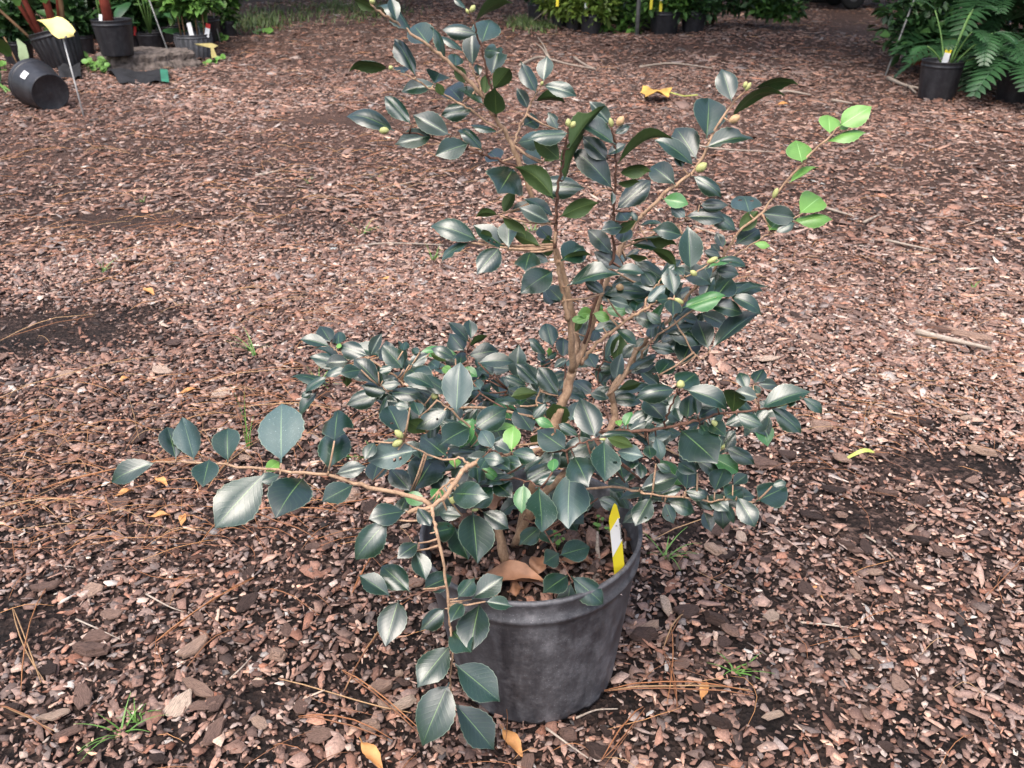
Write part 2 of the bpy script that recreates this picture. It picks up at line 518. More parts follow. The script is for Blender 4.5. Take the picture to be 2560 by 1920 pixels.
def mulch_layer(name, n, k, r0, r1, rc, p, smin, smed, tilt, thick, lift, label, grow=.4, shift=0.0, stretch=1.0, sd=1.45):
    r = sample_r(n, r0, r1, rc, p); a = rng.uniform(-1, 1, n) * half_at(r)
    x, y = r * np.sin(a), r * np.cos(a)
    bv = bare(x, y)
    ok = keep_out(x, y) & (rng.random(n) > bv * .90)
    x, y, r, bv = x[ok], y[ok], r[ok], bv[ok]
    m = len(x)
    size = np.clip(rng.lognormal(math.log(smed), .48, m), smin, smed * 3.3) * np.maximum(1, r / 1.6) ** grow
    size *= 1 - .35 * bv
    sh = shift - 1.3 * bv + (vnoise(x + 9, y + 9, 1.3, 3) - .5) * 1.6
    V, ft, fs, col = chips(m, k, x, y, size, sh, tilt, thick * np.maximum(1, r / 1.6) ** .3, rng.uniform(0, lift, m), stretch, sd)
    # pine-straw bands make the mulch redder far left
    pos = V[:, :2]
    me = fast_mesh(name, V, [ft, fs], col, MATS['bark_flakes'])
    o = link(name, me)
    tag(o, label, 'bark mulch', kind='stuff')
    return o

mulch_layer('bark_fines', 46000, 4, .30, 3.4, 2.2, 2.5, .0011, .0023, .30, .0008, .004, 'fine crumbs of bark scattered between the larger chips', .25, -.3)
mulch_layer('bark_mulch', 74000, 5, .30, 3.0, 2.2, 3.0, .0020, .0046, .20, .0011, .009, 'brown bark chips spread over the near ground', .30, .45, 1.15, 1.55)
mulch_layer('middle_bark_mulch', 46000, 4, 2.1, 7.0, 3.0, 1.6, .003, .0072, .16, .0014, .008, 'brown bark mulch in the middle of the yard', .25, .1, 1.3, 1.25)
mulch_layer('bark_splinters', 12000, 4, .30, 9, 1.7, 1.75, .0016, .0030, .16, .0010, .012, 'thin pale splinters of wood lying among the bark', .40, 1.1, 3.4)
mulch_layer('far_bark_mulch', 32000, 4, 5.0, 13.2, 7.0, 1.2, .006, .0125, .14, .002, .008, 'trodden bark mulch receding under the trees', .2, -.25, 1.4, .95)

# ---- the 300 chips that show largest, each a part of the ground
def bark_piece_mesh(seed, layered=False):
    r = random.Random(seed)
    k = r.randint(8, 12)
    base = [(math.cos(2 * math.pi * (i + r.uniform(-.3, .3)) / k) * r.uniform(.62, 1.12), math.sin(2 * math.pi * (i + r.uniform(-.3, .3)) / k) * r.uniform(.55, 1.12)) for i in range(k)]
    mb = MB()
    z = 0
    levels = [(1.0, 0.0), (1.02, .10), (.93, .16)] if not layered else [(1.0, 0.0), (1.03, .10), (.86, .17), (.80, .26), (.60, .30)]
    off = (0, 0)
    for s_, zz in levels:
        off = (off[0] + r.uniform(-.03, .03), off[1] + r.uniform(-.03, .03))
        mb.v += [(x * s_ + off[0], y * s_ + off[1], zz + r.uniform(-.03, .03) + .10 * x * x) for x, y in base]
    for L in range(len(levels) - 1):
        for i in range(k):
            j = (i + 1) % k
            mb.f.append((L * k + i, L * k + j, (L + 1) * k + j, (L + 1) * k + i)); mb.mi.append(0)
    T = (len(levels) - 1) * k
    mb.v.append((0, 0, levels[-1][1] + r.uniform(0, .05)))
    for i in range(k): mb.f.append((T + i, T + (i + 1) % k, len(mb.v) - 1)); mb.mi.append(0)
    return mb.mesh('bark_chip', MATS['bark_chip_large'], smooth=False)
PIECES = [bark_piece_mesh(s, s % 3 == 0) for s in range(14)]
def put_chip(x, y, a, b, yaw, th=None, tilt=.12):
    me = rnd.choice(PIECES)
    o = link('bark_chip', me, ground, (x, y, float(hgt(x, y)) + .007), (rnd.gauss(0, tilt), rnd.gauss(0, tilt), yaw), (a, b, th or rnd.uniform(.011, .022)))
    return o
# prominent ones (photo px centre, length px, width px, angle deg in the picture)
BIG = [(715, 1295, 105, 40, -14), (490, 1640, 90, 34, 38), (540, 1850, 95, 40, 60), (255, 1610, 80, 38, 12), (235, 1645, 100, 40, -6), (120, 1480, 80, 36, 10), (283, 1552, 62, 34, 0),
       (1790, 1570, 85, 34, -22), (1715, 1545, 60, 40, 18), (1610, 1600, 70, 52, 10), (1665, 1530, 26, 80, 6), (1850, 1720, 30, 20, 0), (1930, 1810, 62, 22, 12), (1800, 1830, 70, 26, -14),
       (1855, 1080, 58, 46, 0), (1965, 1160, 44, 36, 0), (2050, 1090, 60, 44, -8), (1900, 1180, 110, 36, -12), (2350, 1405, 76, 36, -22), (2290, 1376, 60, 22, -8), (2110, 1390, 66, 20, -20),
       (1790, 1395, 66, 30, -18), (1800, 1340, 50, 44, 0), (2450, 1150, 80, 22, -10), (2210, 1260, 70, 20, -8), (2240, 1066, 56, 20, 0), (2300, 1072, 60, 26, -14), (2100, 1170, 60, 34, -10),
       (300, 1270, 60, 44, 0), (960, 1730, 66, 36, 24), (1010, 1770, 90, 30, 20), (1040, 1470, 50, 40, 0), (880, 1260, 60, 46, 10), (930, 1290, 52, 40, -20), (2080, 1250, 62, 30, -12),
       (1420, 1850, 50, 40, 0), (1280, 1770, 40, 30, 0), (930, 1830, 60, 36, 10), (2420, 845, 170, 26, -14), (2350, 830, 90, 20, -12), (40, 1790, 60, 34, 0), (120, 1690, 70, 36, 8), (700, 1660, 50, 40, -20)]
def ground_axes(cx, cy, deg, Lpx):
    a = R(deg)
    p0 = at_z(cx - math.cos(a) * Lpx / 2, cy + math.sin(a) * Lpx / 2); p1 = at_z(cx + math.cos(a) * Lpx / 2, cy - math.sin(a) * Lpx / 2)
    d = p1 - p0
    return at_z(cx, cy), d.length, math.atan2(d.y, d.x)
nchip = 0
for cx, cy, L, w, deg in BIG:
    c, ln, yaw = ground_axes(cx, cy, deg, L)
    wid = w * mpp(c) * (1.25 if w < L else 1.0)
    put_chip(c.x, c.y, ln / 2, max(wid / 2, .005), yaw, rnd.uniform(.02, .045)); nchip += 1
while nchip < 300:
    r = float(sample_r(1, .48, 3.2, 1.0, 2.1)[0]); a = rnd.uniform(-R(36), R(36))
    x, y = r * math.sin(a), r * math.cos(a)
    if (x - POT_X) ** 2 + (y - POT_Y) ** 2 < .135 ** 2 or bare(np.array([x]), np.array([y]))[0] > .7 and rnd.random() < .8: continue
    s = rnd.lognormvariate(math.log(.0115), .32) * max(1, r / 1.4) ** .5
    el = rnd.uniform(1.0, 2.3)
    put_chip(x, y, s * el ** .5, s / el ** .5, rnd.uniform(0, 6.28), None, .16); nchip += 1

# ---- pine needles
def needle_verts(p, yaw, L, bend, w, tone, out):
    V, F, Cc = out
    n = 5
    d = np.array([math.cos(yaw), math.sin(yaw)]); e = np.array([-d[1], d[0]])
    base = sum(len(v) for v in V)
    pts = []
    ht = rnd.uniform(0, .02)
    for i in range(n + 1):
        t_ = i / n - .5
        q = np.array(p) + d * L * t_ + e * bend * L * (t_ * t_ * 4 - 1) * .25
        z = float(hgt(q[0], q[1])) + .011 + ht * (1 - 4 * t_ * t_) + rnd.uniform(0, .004)
        ww = w * (1 if 0 < i < n else .5)
        pts += [(q[0] - e[0] * ww, q[1] - e[1] * ww, z), (q[0] + e[0] * ww, q[1] + e[1] * ww, z), (q[0], q[1], z + ww * 1.6)]
    V.append(pts)
    for i in range(n):
        a, b = base + 3 * i, base + 3 * i + 3
        F += [(a, a + 1, b + 1, b), (a + 1, a + 2, b + 2, b + 1), (a + 2, a, b, b + 2)]
    Cc.append([tone] * len(pts))
out = ([], [], [])
NT_ = [(.34, .14, .06), (.42, .19, .085), (.27, .12, .06), (.44, .27, .14), (.22, .10, .06), (.52, .26, .11)]
CL = [(330, 620, 160, 60), (760, 770, 120, 40), (180, 1060, 140, 90), (520, 1100, 200, 80), (650, 1010, 160, 50), (120, 1200, 120, 90), (900, 330, 300, 60), (420, 420, 400, 60),
      (100, 400, 200, 60), (700, 560, 200, 70), (1000, 1050, 90, 60), (2140, 1060, 120, 70), (2500, 900, 120, 80), (2250, 650, 300, 80), (1000, 480, 140, 40), (220, 1330, 180, 60), (560, 1320, 160, 60), (150, 600, 200, 60)]
for cx, cy, sx, sy in CL:
    ya = rnd.uniform(-.6, .6)
    for i in range(44):
        p = at_z(rnd.gauss(cx, sx * .9), max(90, rnd.gauss(cy, sy * .9)))
        f = max(1, p.y / 1.6) ** .55
        needle_verts((p.x, p.y), ya + rnd.gauss(0, .7), rnd.uniform(.05, .15) * f ** .5, rnd.gauss(0, .25), .00052 * f, rnd.choice(NT_), out)
for i in range(900):
    r = float(sample_r(1, .4, 11, 1.5, 1.7)[0]); a = rnd.uniform(-HALF, HALF)
    f = max(1, r / 1.6) ** .6
    needle_verts((r * math.sin(a), r * math.cos(a)), rnd.uniform(0, 6.28), rnd.uniform(.03, .12) * f ** .4, rnd.gauss(0, .3), .0005 * f, rnd.choice(NT_), out)
LONG = [(0, 1010, 400, 905), (590, 1035, 850, 1047), (500, 970, 760, 935), (860, 935, 1000, 905), (110, 1240, 500, 1160), (520, 1240, 650, 1120), (540, 1330, 860, 1305), (560, 1300, 800, 1375), (500, 1390, 590, 1290),
        (0, 1290, 200, 1270), (40, 1540, 110, 1730), (60, 1760, 120, 1490), (0, 1785, 140, 1860), (700, 1720, 1030, 1800), (750, 1815, 980, 1870), (800, 1290, 930, 1270), (1510, 1740, 1880, 1765), (1520, 1738, 1870, 1748), (1660, 1650, 1690, 1790),
        (1675, 1580, 1665, 1780), (1710, 1550, 1655, 1640), (1500, 1920, 1610, 1790), (860, 1700, 1050, 1850), (380, 1640, 640, 1470), (600, 1600, 470, 1700), (2440, 1540, 2560, 1420), (1630, 1365, 1890, 1290), (0, 860, 240, 800), (880, 1510, 960, 1390), (660, 1500, 800, 1560),
        (20, 1130, 190, 1060), (1000, 1560, 860, 1750)]
for a, b, c_, d_ in LONG:
    p, q = at_z(a, b), at_z(c_, d_)
    m_ = (p + q) / 2; dv = q - p
    for j in range(2 if rnd.random() < .6 else 1):
        needle_verts((m_.x, m_.y + j * .003), math.atan2(dv.y, dv.x) + j * .03, dv.length, rnd.gauss(0, .10), .0010, rnd.choice(NT_[:4]), out)
V = np.array([v for p in out[0] for v in p]); T = np.array([v for p in out[2] for v in p])
me = fast_mesh('pine_needles', V, [np.array(out[1])], T, MATS['pine_needle'])
tag(link('pine_needles', me), 'fallen orange brown pine needles strewn over the mulch', 'pine needles', kind='stuff')
# ------------------------------------------------------------------ the potted camellia
ROOT = Vector((POT_X, POT_Y, 0.0))
camellia = empty('potted_camellia', ROOT, 'tall camellia shrub with glossy dark leaves in a dusty black pot, the main plant', 'potted plant')
TILT = Matrix.Rotation(R(-2.4), 3, 'Y')
PH, PRT, PRB = .238, .1445, .110

def pot_profile(h, rt, rb):
    w = .0022
    return [(rb * .2, .006), (rb * .93, .004), (rb * .99, .0), (rb, .006), (rb + (rt - rb) * .80 * .985, h * .80), (rt * .966, h * .845), (rt * .985, h * .852), (rt * .988, h * .875), (rt * .968, h * .885), (rt * .975, h * .93),
            (rt * .99, h * .972), (rt * 1.002, h * .982), (rt, h), (rt - 2.2 * w, h), (rt * .958, h * .965), (rt * .955, h * .88), (rt * .925, h * .86), (rt * .90, h * .72)]

mb = MB()
def wob(an, i, z):
    w_ = 1 + .004 * math.sin(2 * an + 1) + .003 * math.sin(3 * an)
    if i in (3, 4): w_ += .0022 * math.exp(-((math.sin(6 * an)) ** 2) * 60)
    if i in (2, 3) and abs(((an * 3 / math.pi) % 2) - 1) < .12: w_ *= .975
    return w_
mb.lathe(pot_profile(PH, PRT, PRB), 120, wob=wob)
mb.v = [tuple(TILT @ Vector(v)) for v in mb.v]
pot = mb.build('pot', MATS['pot_plastic_dusty'], camellia)
pot['label'] = 'dusty scuffed black plastic pot'
# drain holes at the foot
for an in (-92, -152, -32, 28, 88, 148):
    mb = MB(); a_ = R(an); e = PRB * 1.004
    pts = []
    for k in range(9):
        t_ = math.pi * k / 8
        q = a_ + .13 * math.cos(t_)
        pts.append((e * math.cos(q), e * math.sin(q), .003 + .014 * math.sin(t_)))
    mb.add(pts, [tuple(range(9))])
    mb.v = [tuple(TILT @ Vector(v)) for v in mb.v]
    mb.build('drain_hole', MATS['tag_black'], pot)
# soil
mb = MB()
SOILZ = PH - .040
vv = [(0, 0, SOILZ + .010)]
for ri in range(1, 9):
    for k in range(36):
        rr = PRT * .925 * ri / 8; an = 2 * math.pi * k / 36
        vv.append((rr * math.cos(an), rr * math.sin(an), SOILZ + .010 * (1 - ri / 8) + rnd.uniform(-.003, .003)))
ff = [(0, 1 + k, 1 + (k + 1) % 36) for k in range(36)]
for ri in range(7):
    for k in range(36):
        a_, b_ = 1 + ri * 36 + k, 1 + ri * 36 + (k + 1) % 36
        ff.append((a_, a_ + 36, b_ + 36, b_))
mb.add([TILT @ Vector(v) for v in vv], ff)
mb.build('potting_soil', MATS['pot_soil'], pot)
n = 900
rr = PRT * .90 * np.sqrt(rng.random(n)); an = rng.uniform(0, 2 * np.pi, n)
cx_, cy_ = rr * np.cos(an), rr * np.sin(an)
h_save = hgt
hgt = lambda x, y: np.zeros_like(np.asarray(x, float))
V, ft, fs, colr = chips(n, 6, cx_, cy_, np.clip(rng.lognormal(math.log(.0042), .5, n), .0015, .014), -1.0, .35, .0016, SOILZ + .004 + rng.uniform(0, .008, n) + .006 * (1 - rr / PRT))
hgt = h_save
V = V @ np.array(TILT).T
bits = link('bark_bits', fast_mesh('bark_bits', V, [ft, fs], colr, MATS['bark_flakes']), pot)
bits['kind'] = 'stuff'

# ---- leaf meshes ----------------------------------------------------
PROF_T = [0, .05, .14, .26, .40, .52, .64, .76, .86, .93, 1.0]
PROF_W = [.03, .14, .28, .41, .49, .50, .46, .36, .23, .12, .005]
def half_w(t_, sk=1.0, ac=1.0): return float(np.interp(t_ ** sk, PROF_T, PROF_W)) * (1 - (1 - ac) * max(0, t_ - .72) / .28)
def leaf_mesh(name, bend, fold, mats, seed, bite=None, hole=False, roll=0.0):
    r = random.Random(seed)
    rows, cols = 17, 4                      # cols per side
    mb = MB(); uv = {}
    ys = [0, .05] + [.07 + .93 * i / (rows - 1) for i in range(rows)]
    grid = []
    curl = r.uniform(-.22, .22); sk = r.uniform(.82, 1.22); ac = r.uniform(.45, 1.0); tipd = r.uniform(-.10, .02)
    for i, y in enumerate(ys):
        row = []
        t_ = max(0, (y - .07) / .93)
        for sgn in (-1, 1):
            hw = half_w(t_, sk, ac) if i >= 2 else .022
            if i >= 3 and i < len(ys) - 1: hw *= 1 + (.030 if i % 2 else -.022) + r.uniform(-.008, .008)
            if bite:
                for (bs, bt, bw, bd) in bite:
                    if bs == sgn and abs(t_ - bt) < bw: hw *= 1 - bd * (1 - (abs(t_ - bt) / bw) ** 2) ** .5 * r.uniform(.85, 1.1)
            hw = max(hw, .004)
            for c in (range(cols, -1, -1) if sgn < 0 else range(1, cols + 1)):
                fr = c / cols
                x = sgn * hw * fr
                z = 4 * bend * y * (1 - y) * (1 + .9 * (y - .5)) + fold * abs(x) - roll * x * x * 1.6 + curl * x * (y - .3) + .014 * math.sin(9 * y + 3 * sgn + seed) * fr + tipd * max(0, y - .6) ** 2 * 3
                row.append((x, y, z, .5 + .5 * sgn * fr))
        grid.append(row)
    n = 2 * cols + 1
    for k, row in enumerate(grid):
        for (x, y, z, u) in row: uv[len(mb.v)] = (u, ys[k]); mb.v.append((x, y, z))
    m = len(mb.v)
    for k, row in enumerate(grid):
        for (x, y, z, u) in row: uv[len(mb.v)] = (u, ys[k]); mb.v.append((x, y, z - .004))
    skip = set()
    if hole:
        for _ in range(r.randint(1, 2)): skip.add((r.randint(6, 13), r.choice([1, 2, 5, 6])))
    for i in range(len(ys) - 1):
        for j in range(n - 1):
            if (i, j) in skip: continue
            a, b, c, d = i * n + j, i * n + j + 1, (i + 1) * n + j + 1, (i + 1) * n + j
            mb.f.append((a, b, c, d)); mb.mi.append(0)
            mb.f.append((a + m, d + m, c + m, b + m)); mb.mi.append(1)
    me = mb.mesh(name, mats)
    ul = me.uv_layers.new(name='UVMap')
    idx = np.empty(len(me.loops), np.int32); me.loops.foreach_get('vertex_index', idx)
    arr = np.array([uv[i] for i in range(len(mb.v))], np.float32)
    ul.data.foreach_set('uv', arr[idx].ravel())
    return me

LEAF_SETS = {}
BITES = [None, None, None, [(1, .72, .12, .55)], [(-1, .5, .10, .5)], [(1, .3, .09, .45), (-1, .8, .1, .6)], [(-1, .88, .14, .7), (1, .9, .12, .6)]]
def leaf_variant(kind, arch, bitten, hole, r):
    a = {0: r.choice([.02, .035]), 1: r.choice([.07, .10]), 2: r.choice([.15, .20])}[arch]
    bi = r.choice([3, 4, 5, 6]) if bitten else (r.choice([0, 1]))
    key = (kind, a, bi, hole, r.randint(0, 3))
    if key not in LEAF_SETS:
        mats = {'n': ('leaf_top', 'leaf_under'), 'd': ('leaf_top_pale', 'leaf_under'), 'g': ('leaf_top_mid', 'leaf_under'), 'y': ('leaf_top_young', 'leaf_under_young')}[kind]
        LEAF_SETS[key] = leaf_mesh('leaf', a, r.choice([.10, .18, .26]), [MATS[q] for q in mats], len(LEAF_SETS) + 5, BITES[bi], hole, r.choice([0, .25, .5]))
    return LEAF_SETS[key]

S1, S2, S3 = .28933, .18083, .3152
CROP = {'A': (640, 0, S1), 'B': (1280, 0, S1), 'C': (1920, 0, S1), 'E': (1280, 400, S1), 'G': (1600, 160, S1), 'H': (240, 900, S1), 'I': (700, 780, S1), 'J': (1280, 800, S1), 'K': (1500, 880, S1), 'L': (800, 1180, S1),
        'M': (1100, 1180, S1), 'N': (900, 1440, S1), 'a1': (1080, 0, S2), 'a2': (1080, 260, S2), 'a3': (1080, 500, S2), 'a4': (1400, 260, S2), 'a5': (1460, 540, S2), 'a6': (1280, 740, S2), 'a7': (1280, 1000, S2),
        'b1': (720, 780, S2), 'b2': (1000, 780, S3), 'b3': (880, 1000, S3), 'b4': (1000, 1000, S3), 'b5': (1640, 900, S3), 'b6': (1580, 1080, S3), 'b7': (860, 1280, S3)}
def P(c, x, y): a, b, s = CROP[c]; return a + x * s, b + y * s

# branches: name: material, base radius mm, tip radius mm, points (crop x y Y)
BR = {
 'trunk': ('bark_tan', 8.5, 6.0, 'M 680 640 .955;M 725 400 .955;a7 500 620 .955;a7 650 160 .955;a6 700 1480 .955;a6 800 1150 .955;a6 850 1000 .955'),
 'stub': ('bark_tan', 8.0, 5.0, 'M 560 790 .915;M 520 560 .92;M 470 400 .925'),
 'trunk2': ('bark_tan', 6.5, 3.0, 'M 640 640 .945;M 760 400 .93;M 830 250 .93;a7 1340 420 1.0;a6 1400 1500 1.02;a6 1390 1280 1.02;a6 1640 960 1.03;a6 1700 760 1.03;a6 1870 620 1.03;E 1100 1610 1.03'),
 'S1': ('bark_tan', 4.6, 1.6, 'a6 840 1040 .95;a6 830 600 .93;a6 760 250 .92;a3 1880 1640 .915;a3 1800 1200 .91;a3 1740 950 .905;a3 1700 650 .90;a3 1715 330 .90'),
 'S1top': ('bark_dark', 2.3, 1.3, 'a3 1700 640 .90;a3 1715 330 .90;a2 1720 1500 .895;a2 1740 1150 .89;a2 1800 850 .885;a2 1860 500 .88;a2 1885 340 .88'),
 'S2': ('bark_tan', 4.4, 1.0, 'a6 850 900 .96;a6 900 560 .985;a6 790 50 .99;E 430 900 .99;E 300 640 .985;E 220 430 .98;E 120 170 .975;a2 1100 540 .97;a2 900 220 .965;A 1970 850 .96;A 1850 710 .955;A 1700 570 .95;A 1560 450 .945;A 1420 340 .94;A 1220 200 .935;A 1060 95 .93;A 980 20 .93'),
 'S2b': ('bark_tan', 1.7, .9, 'A 2010 900 .96;A 1950 790 .965;A 1910 690 .97;A 1860 580 .975;A 1810 470 .98'),
 'S2c': ('bark_dark', 1.6, .9, 'A 2065 1000 .96;A 2060 850 .955;A 2020 720 .95;A 1980 560 .945;A 1930 370 .94;A 1890 230 .935;A 1850 130 .935'),
 'S2d': ('bark_tan', 1.5, .8, 'a2 900 330 .965;A 1880 970 .955;A 1720 870 .95;A 1520 770 .945;A 1400 700 .94;A 1280 640 .935;A 1170 590 .93'),
 'S2e': ('bark_dark', 1.9, .9, 'a2 1180 880 .97;a2 820 740 .96;A 1820 1280 .95;A 1530 1195 .945;A 1210 1130 .94'),
 'S2f': ('bark_tan', 1.6, .9, 'a2 1130 570 .97;a2 1200 350 .985;a2 1260 220 .99;a1 1340 1500 1.0;a1 1450 1290 1.0;a1 1520 1160 1.005'),
 'S3': ('bark_tan', 4.4, 1.2, 'a6 860 1000 .955;a6 980 750 .96;a6 1100 420 .965;a6 1200 60 .97;E 800 1080 .975;E 900 850 .985;E 1000 650 .995;E 1100 500 1.0;E 1180 430 1.0;E 1350 260 1.005;E 1500 150 1.01;a4 1880 900 1.01;B 1740 1150 1.015;B 1900 900 1.02;B 2020 780 1.02'),
 'S1b': ('bark_dark', 2.0, 1.2, 'a6 1000 640 .955;E 780 1020 .95;a5 420 560 .945;a5 400 300 .94;a5 410 0 .935;a4 740 1500 .93;a4 750 1300 .925;a4 770 900 .92;a4 770 560 .915'),
 'S4': ('bark_tan', 2.6, 1.2, 'a6 960 940 .955;a6 1050 800 .95;a6 1300 560 .94;a6 1640 300 .93;a5 740 1350 .925;a5 930 1230 .925;a5 1150 1150 .925;a5 1350 1200 .925'),
 'S4b': ('bark_tan', 1.5, .9, 'a5 830 1280 .925;a5 960 1010 .94;a5 1100 830 .95'),
 'S5': ('bark_tan', 3.0, 1.0, 'a6 1330 1390 1.0;a6 1560 1080 1.0;E 1080 1650 1.01;E 1280 1440 1.015;E 1400 1340 1.015;E 1600 1080 1.02;E 1780 900 1.02;E 1960 620 1.02;G 1060 1270 1.025;G 1400 860 1.03;G 1640 620 1.03;G 1725 540 1.03'),
 'S5b': ('bark_tan', 1.2, .8, 'E 1780 890 1.02;E 1900 835 1.02;G 1000 1540 1.02;G 1200 1410 1.02;G 1390 1290 1.02'),
 'S5c': ('bark_tan', 1.4, .8, 'a5 1000 980 .95;a5 1380 860 .955;a5 1700 680 .96;a5 1870 620 .96'),
 'S5d': ('bark_tan', 1.5, .8, 'E 900 800 .99;a5 960 250 .99;a5 1400 70 1.0;a5 1560 20 1.0'),
 'S6': ('bark_tan', 1.8, .9, 'a6 1790 860 1.0;E 1140 1640 .99;E 1300 1480 .985;E 1560 1300 .98;E 1700 1220 .98;E 1860 1200 .98'),
 'S6b': ('bark_tan', 1.3, .8, 'E 1400 1390 .985;E 1600 1700 .97;E 1720 1640 .965'),
 'P1': ('bark_tan', 3.2, 1.1, 'b3 640 840 .835;b3 430 750 .84;I 700 1500 .84;H 2000 1000 .84;H 1450 940 .84;H 900 890 .84;H 510 880 .84'),
 'P2': ('bark_tan', 4.0, 2.6, 'a7 520 680 .95;b4 820 440 .92;b4 720 455 .89;b4 600 500 .865;b4 500 570 .85;b4 380 730 .835;b4 260 840 .825;L 760 340 .82'),
 'P2b': ('bark_tan', 2.0, 1.4, 'b4 540 530 .86;b4 420 640 .855;b4 310 720 .85'),
 'P3': ('bark_tan', 2.4, 1.2, 'b4 260 840 .825;b7 705 60 .81;b7 740 180 .80;b7 790 400 .79;b7 820 640 .785;b7 850 930 .78;N 785 450 .775;N 800 650 .77;N 775 930 .765'),
 'P3b': ('bark_dark', 1.3, .8, 'b7 800 590 .785;b7 620 640 .78;b7 440 690 .775;b7 390 670 .775'),
 'P4': ('bark_tan', 2.0, 1.0, 'a7 560 560 .97;I 1830 1170 .95;I 1650 1010 .94;I 1500 870 .93;I 1360 760 .925'),
 'P4f': ('bark_dark', 1.3, .9, 'b4 1000 470 .93;b4 890 450 .89;b4 800 430 .875;b4 720 390 .87'),
 'P4b': ('bark_tan', 1.8, 1.0, 'b4 560 520 .865;I 1560 1260 .88;I 1420 1280 .88;I 1230 1210 .88;I 1070 1120 .875'),
 'P5back': ('bark_tan', 2.2, 1.0, 'a7 600 300 .97;b2 640 760 1.02;I 1250 850 1.04;I 1050 600 1.06;b1 1100 640 1.07;b1 740 560 1.08;b1 600 490 1.08'),
 'P5low': ('bark_dark', 1.6, .9, 'I 1080 640 1.05;I 880 640 1.03;b1 770 940 1.03;b1 560 1010 1.03;b1 380 1090 1.03'),
 'P5c': ('bark_tan', 1.4, .9, 'I 1250 800 1.0;I 1100 710 1.0;I 960 685 1.0;I 860 640 1.0'),
 'P6': ('bark_dark', 2.6, 1.2, 'a7 900 500 .95;J 850 960 .91;J 1040 960 .885;J 1300 930 .875;J 1560 880 .865;J 1800 810 .86;J 2180 770 .855;K 1480 485 .855'),
 'P6b': ('bark_dark', 1.5, 1.1, 'J 1310 925 .875;J 1360 780 .87;J 1430 640 .865'),
 'P6c': ('bark_tan', 1.4, .8, 'b5 820 380 .857;b5 780 300 .90;b5 780 190 .93'),
 'P7': ('bark_tan', 2.0, 1.0, 'M 760 420 .93;J 650 1460 .88;J 1100 1480 .86;K 380 1220 .85;K 800 1270 .84;K 1160 1280 .835;K 1350 1290 .83'),
 'P8': ('bark_tan', 1.5, .9, 'J 1080 970 .885;K 700 900 .90;K 900 905 .90;K 1050 840 .90'),
 'P9': ('bark_dark', 1.6, .9, 'a7 480 640 .93;b4 800 620 .90;a7 20 1080 .87;a7 300 1160 .855;a7 400 1210 .85'),
 'P10': ('bark_dark', 1.8, .9, 'a7 500 720 .93;a7 750 690 .86;a7 950 600 .85;a7 1140 540 .845'),
 'P11': ('bark_dark', 1.3, .8, 'M 720 400 .91;M 880 480 .87;M 1020 710 .85;M 1120 900 .83;M 1150 960 .825'),
 'P12': ('bark_dark', 1.6, .9, 'a7 560 460 .97;b2 640 640 1.05;b2 540 400 1.09;b2 530 310 1.10'),
 'P13': ('bark_dark', 1.4, .8, 'a7 640 300 .97;a6 740 980 1.02;a6 640 800 1.03;a6 600 720 1.03'),
 'P14': ('bark_tan', 1.6, .9, 'a7 560 380 .955;b2 1080 740 .97;a6 390 1300 .97;a6 370 1250 .97'),
 'P15': ('bark_dark', 1.4, .9, 'a7 1380 400 1.02;a6 1190 1220 1.07;a6 1260 850 1.08;a6 1300 570 1.09'),
 'P16': ('bark_dark', 1.4, .9, 'a7 620 340 .99;b2 860 760 1.06;b2 850 610 1.07;b2 930 540 1.08'),
}
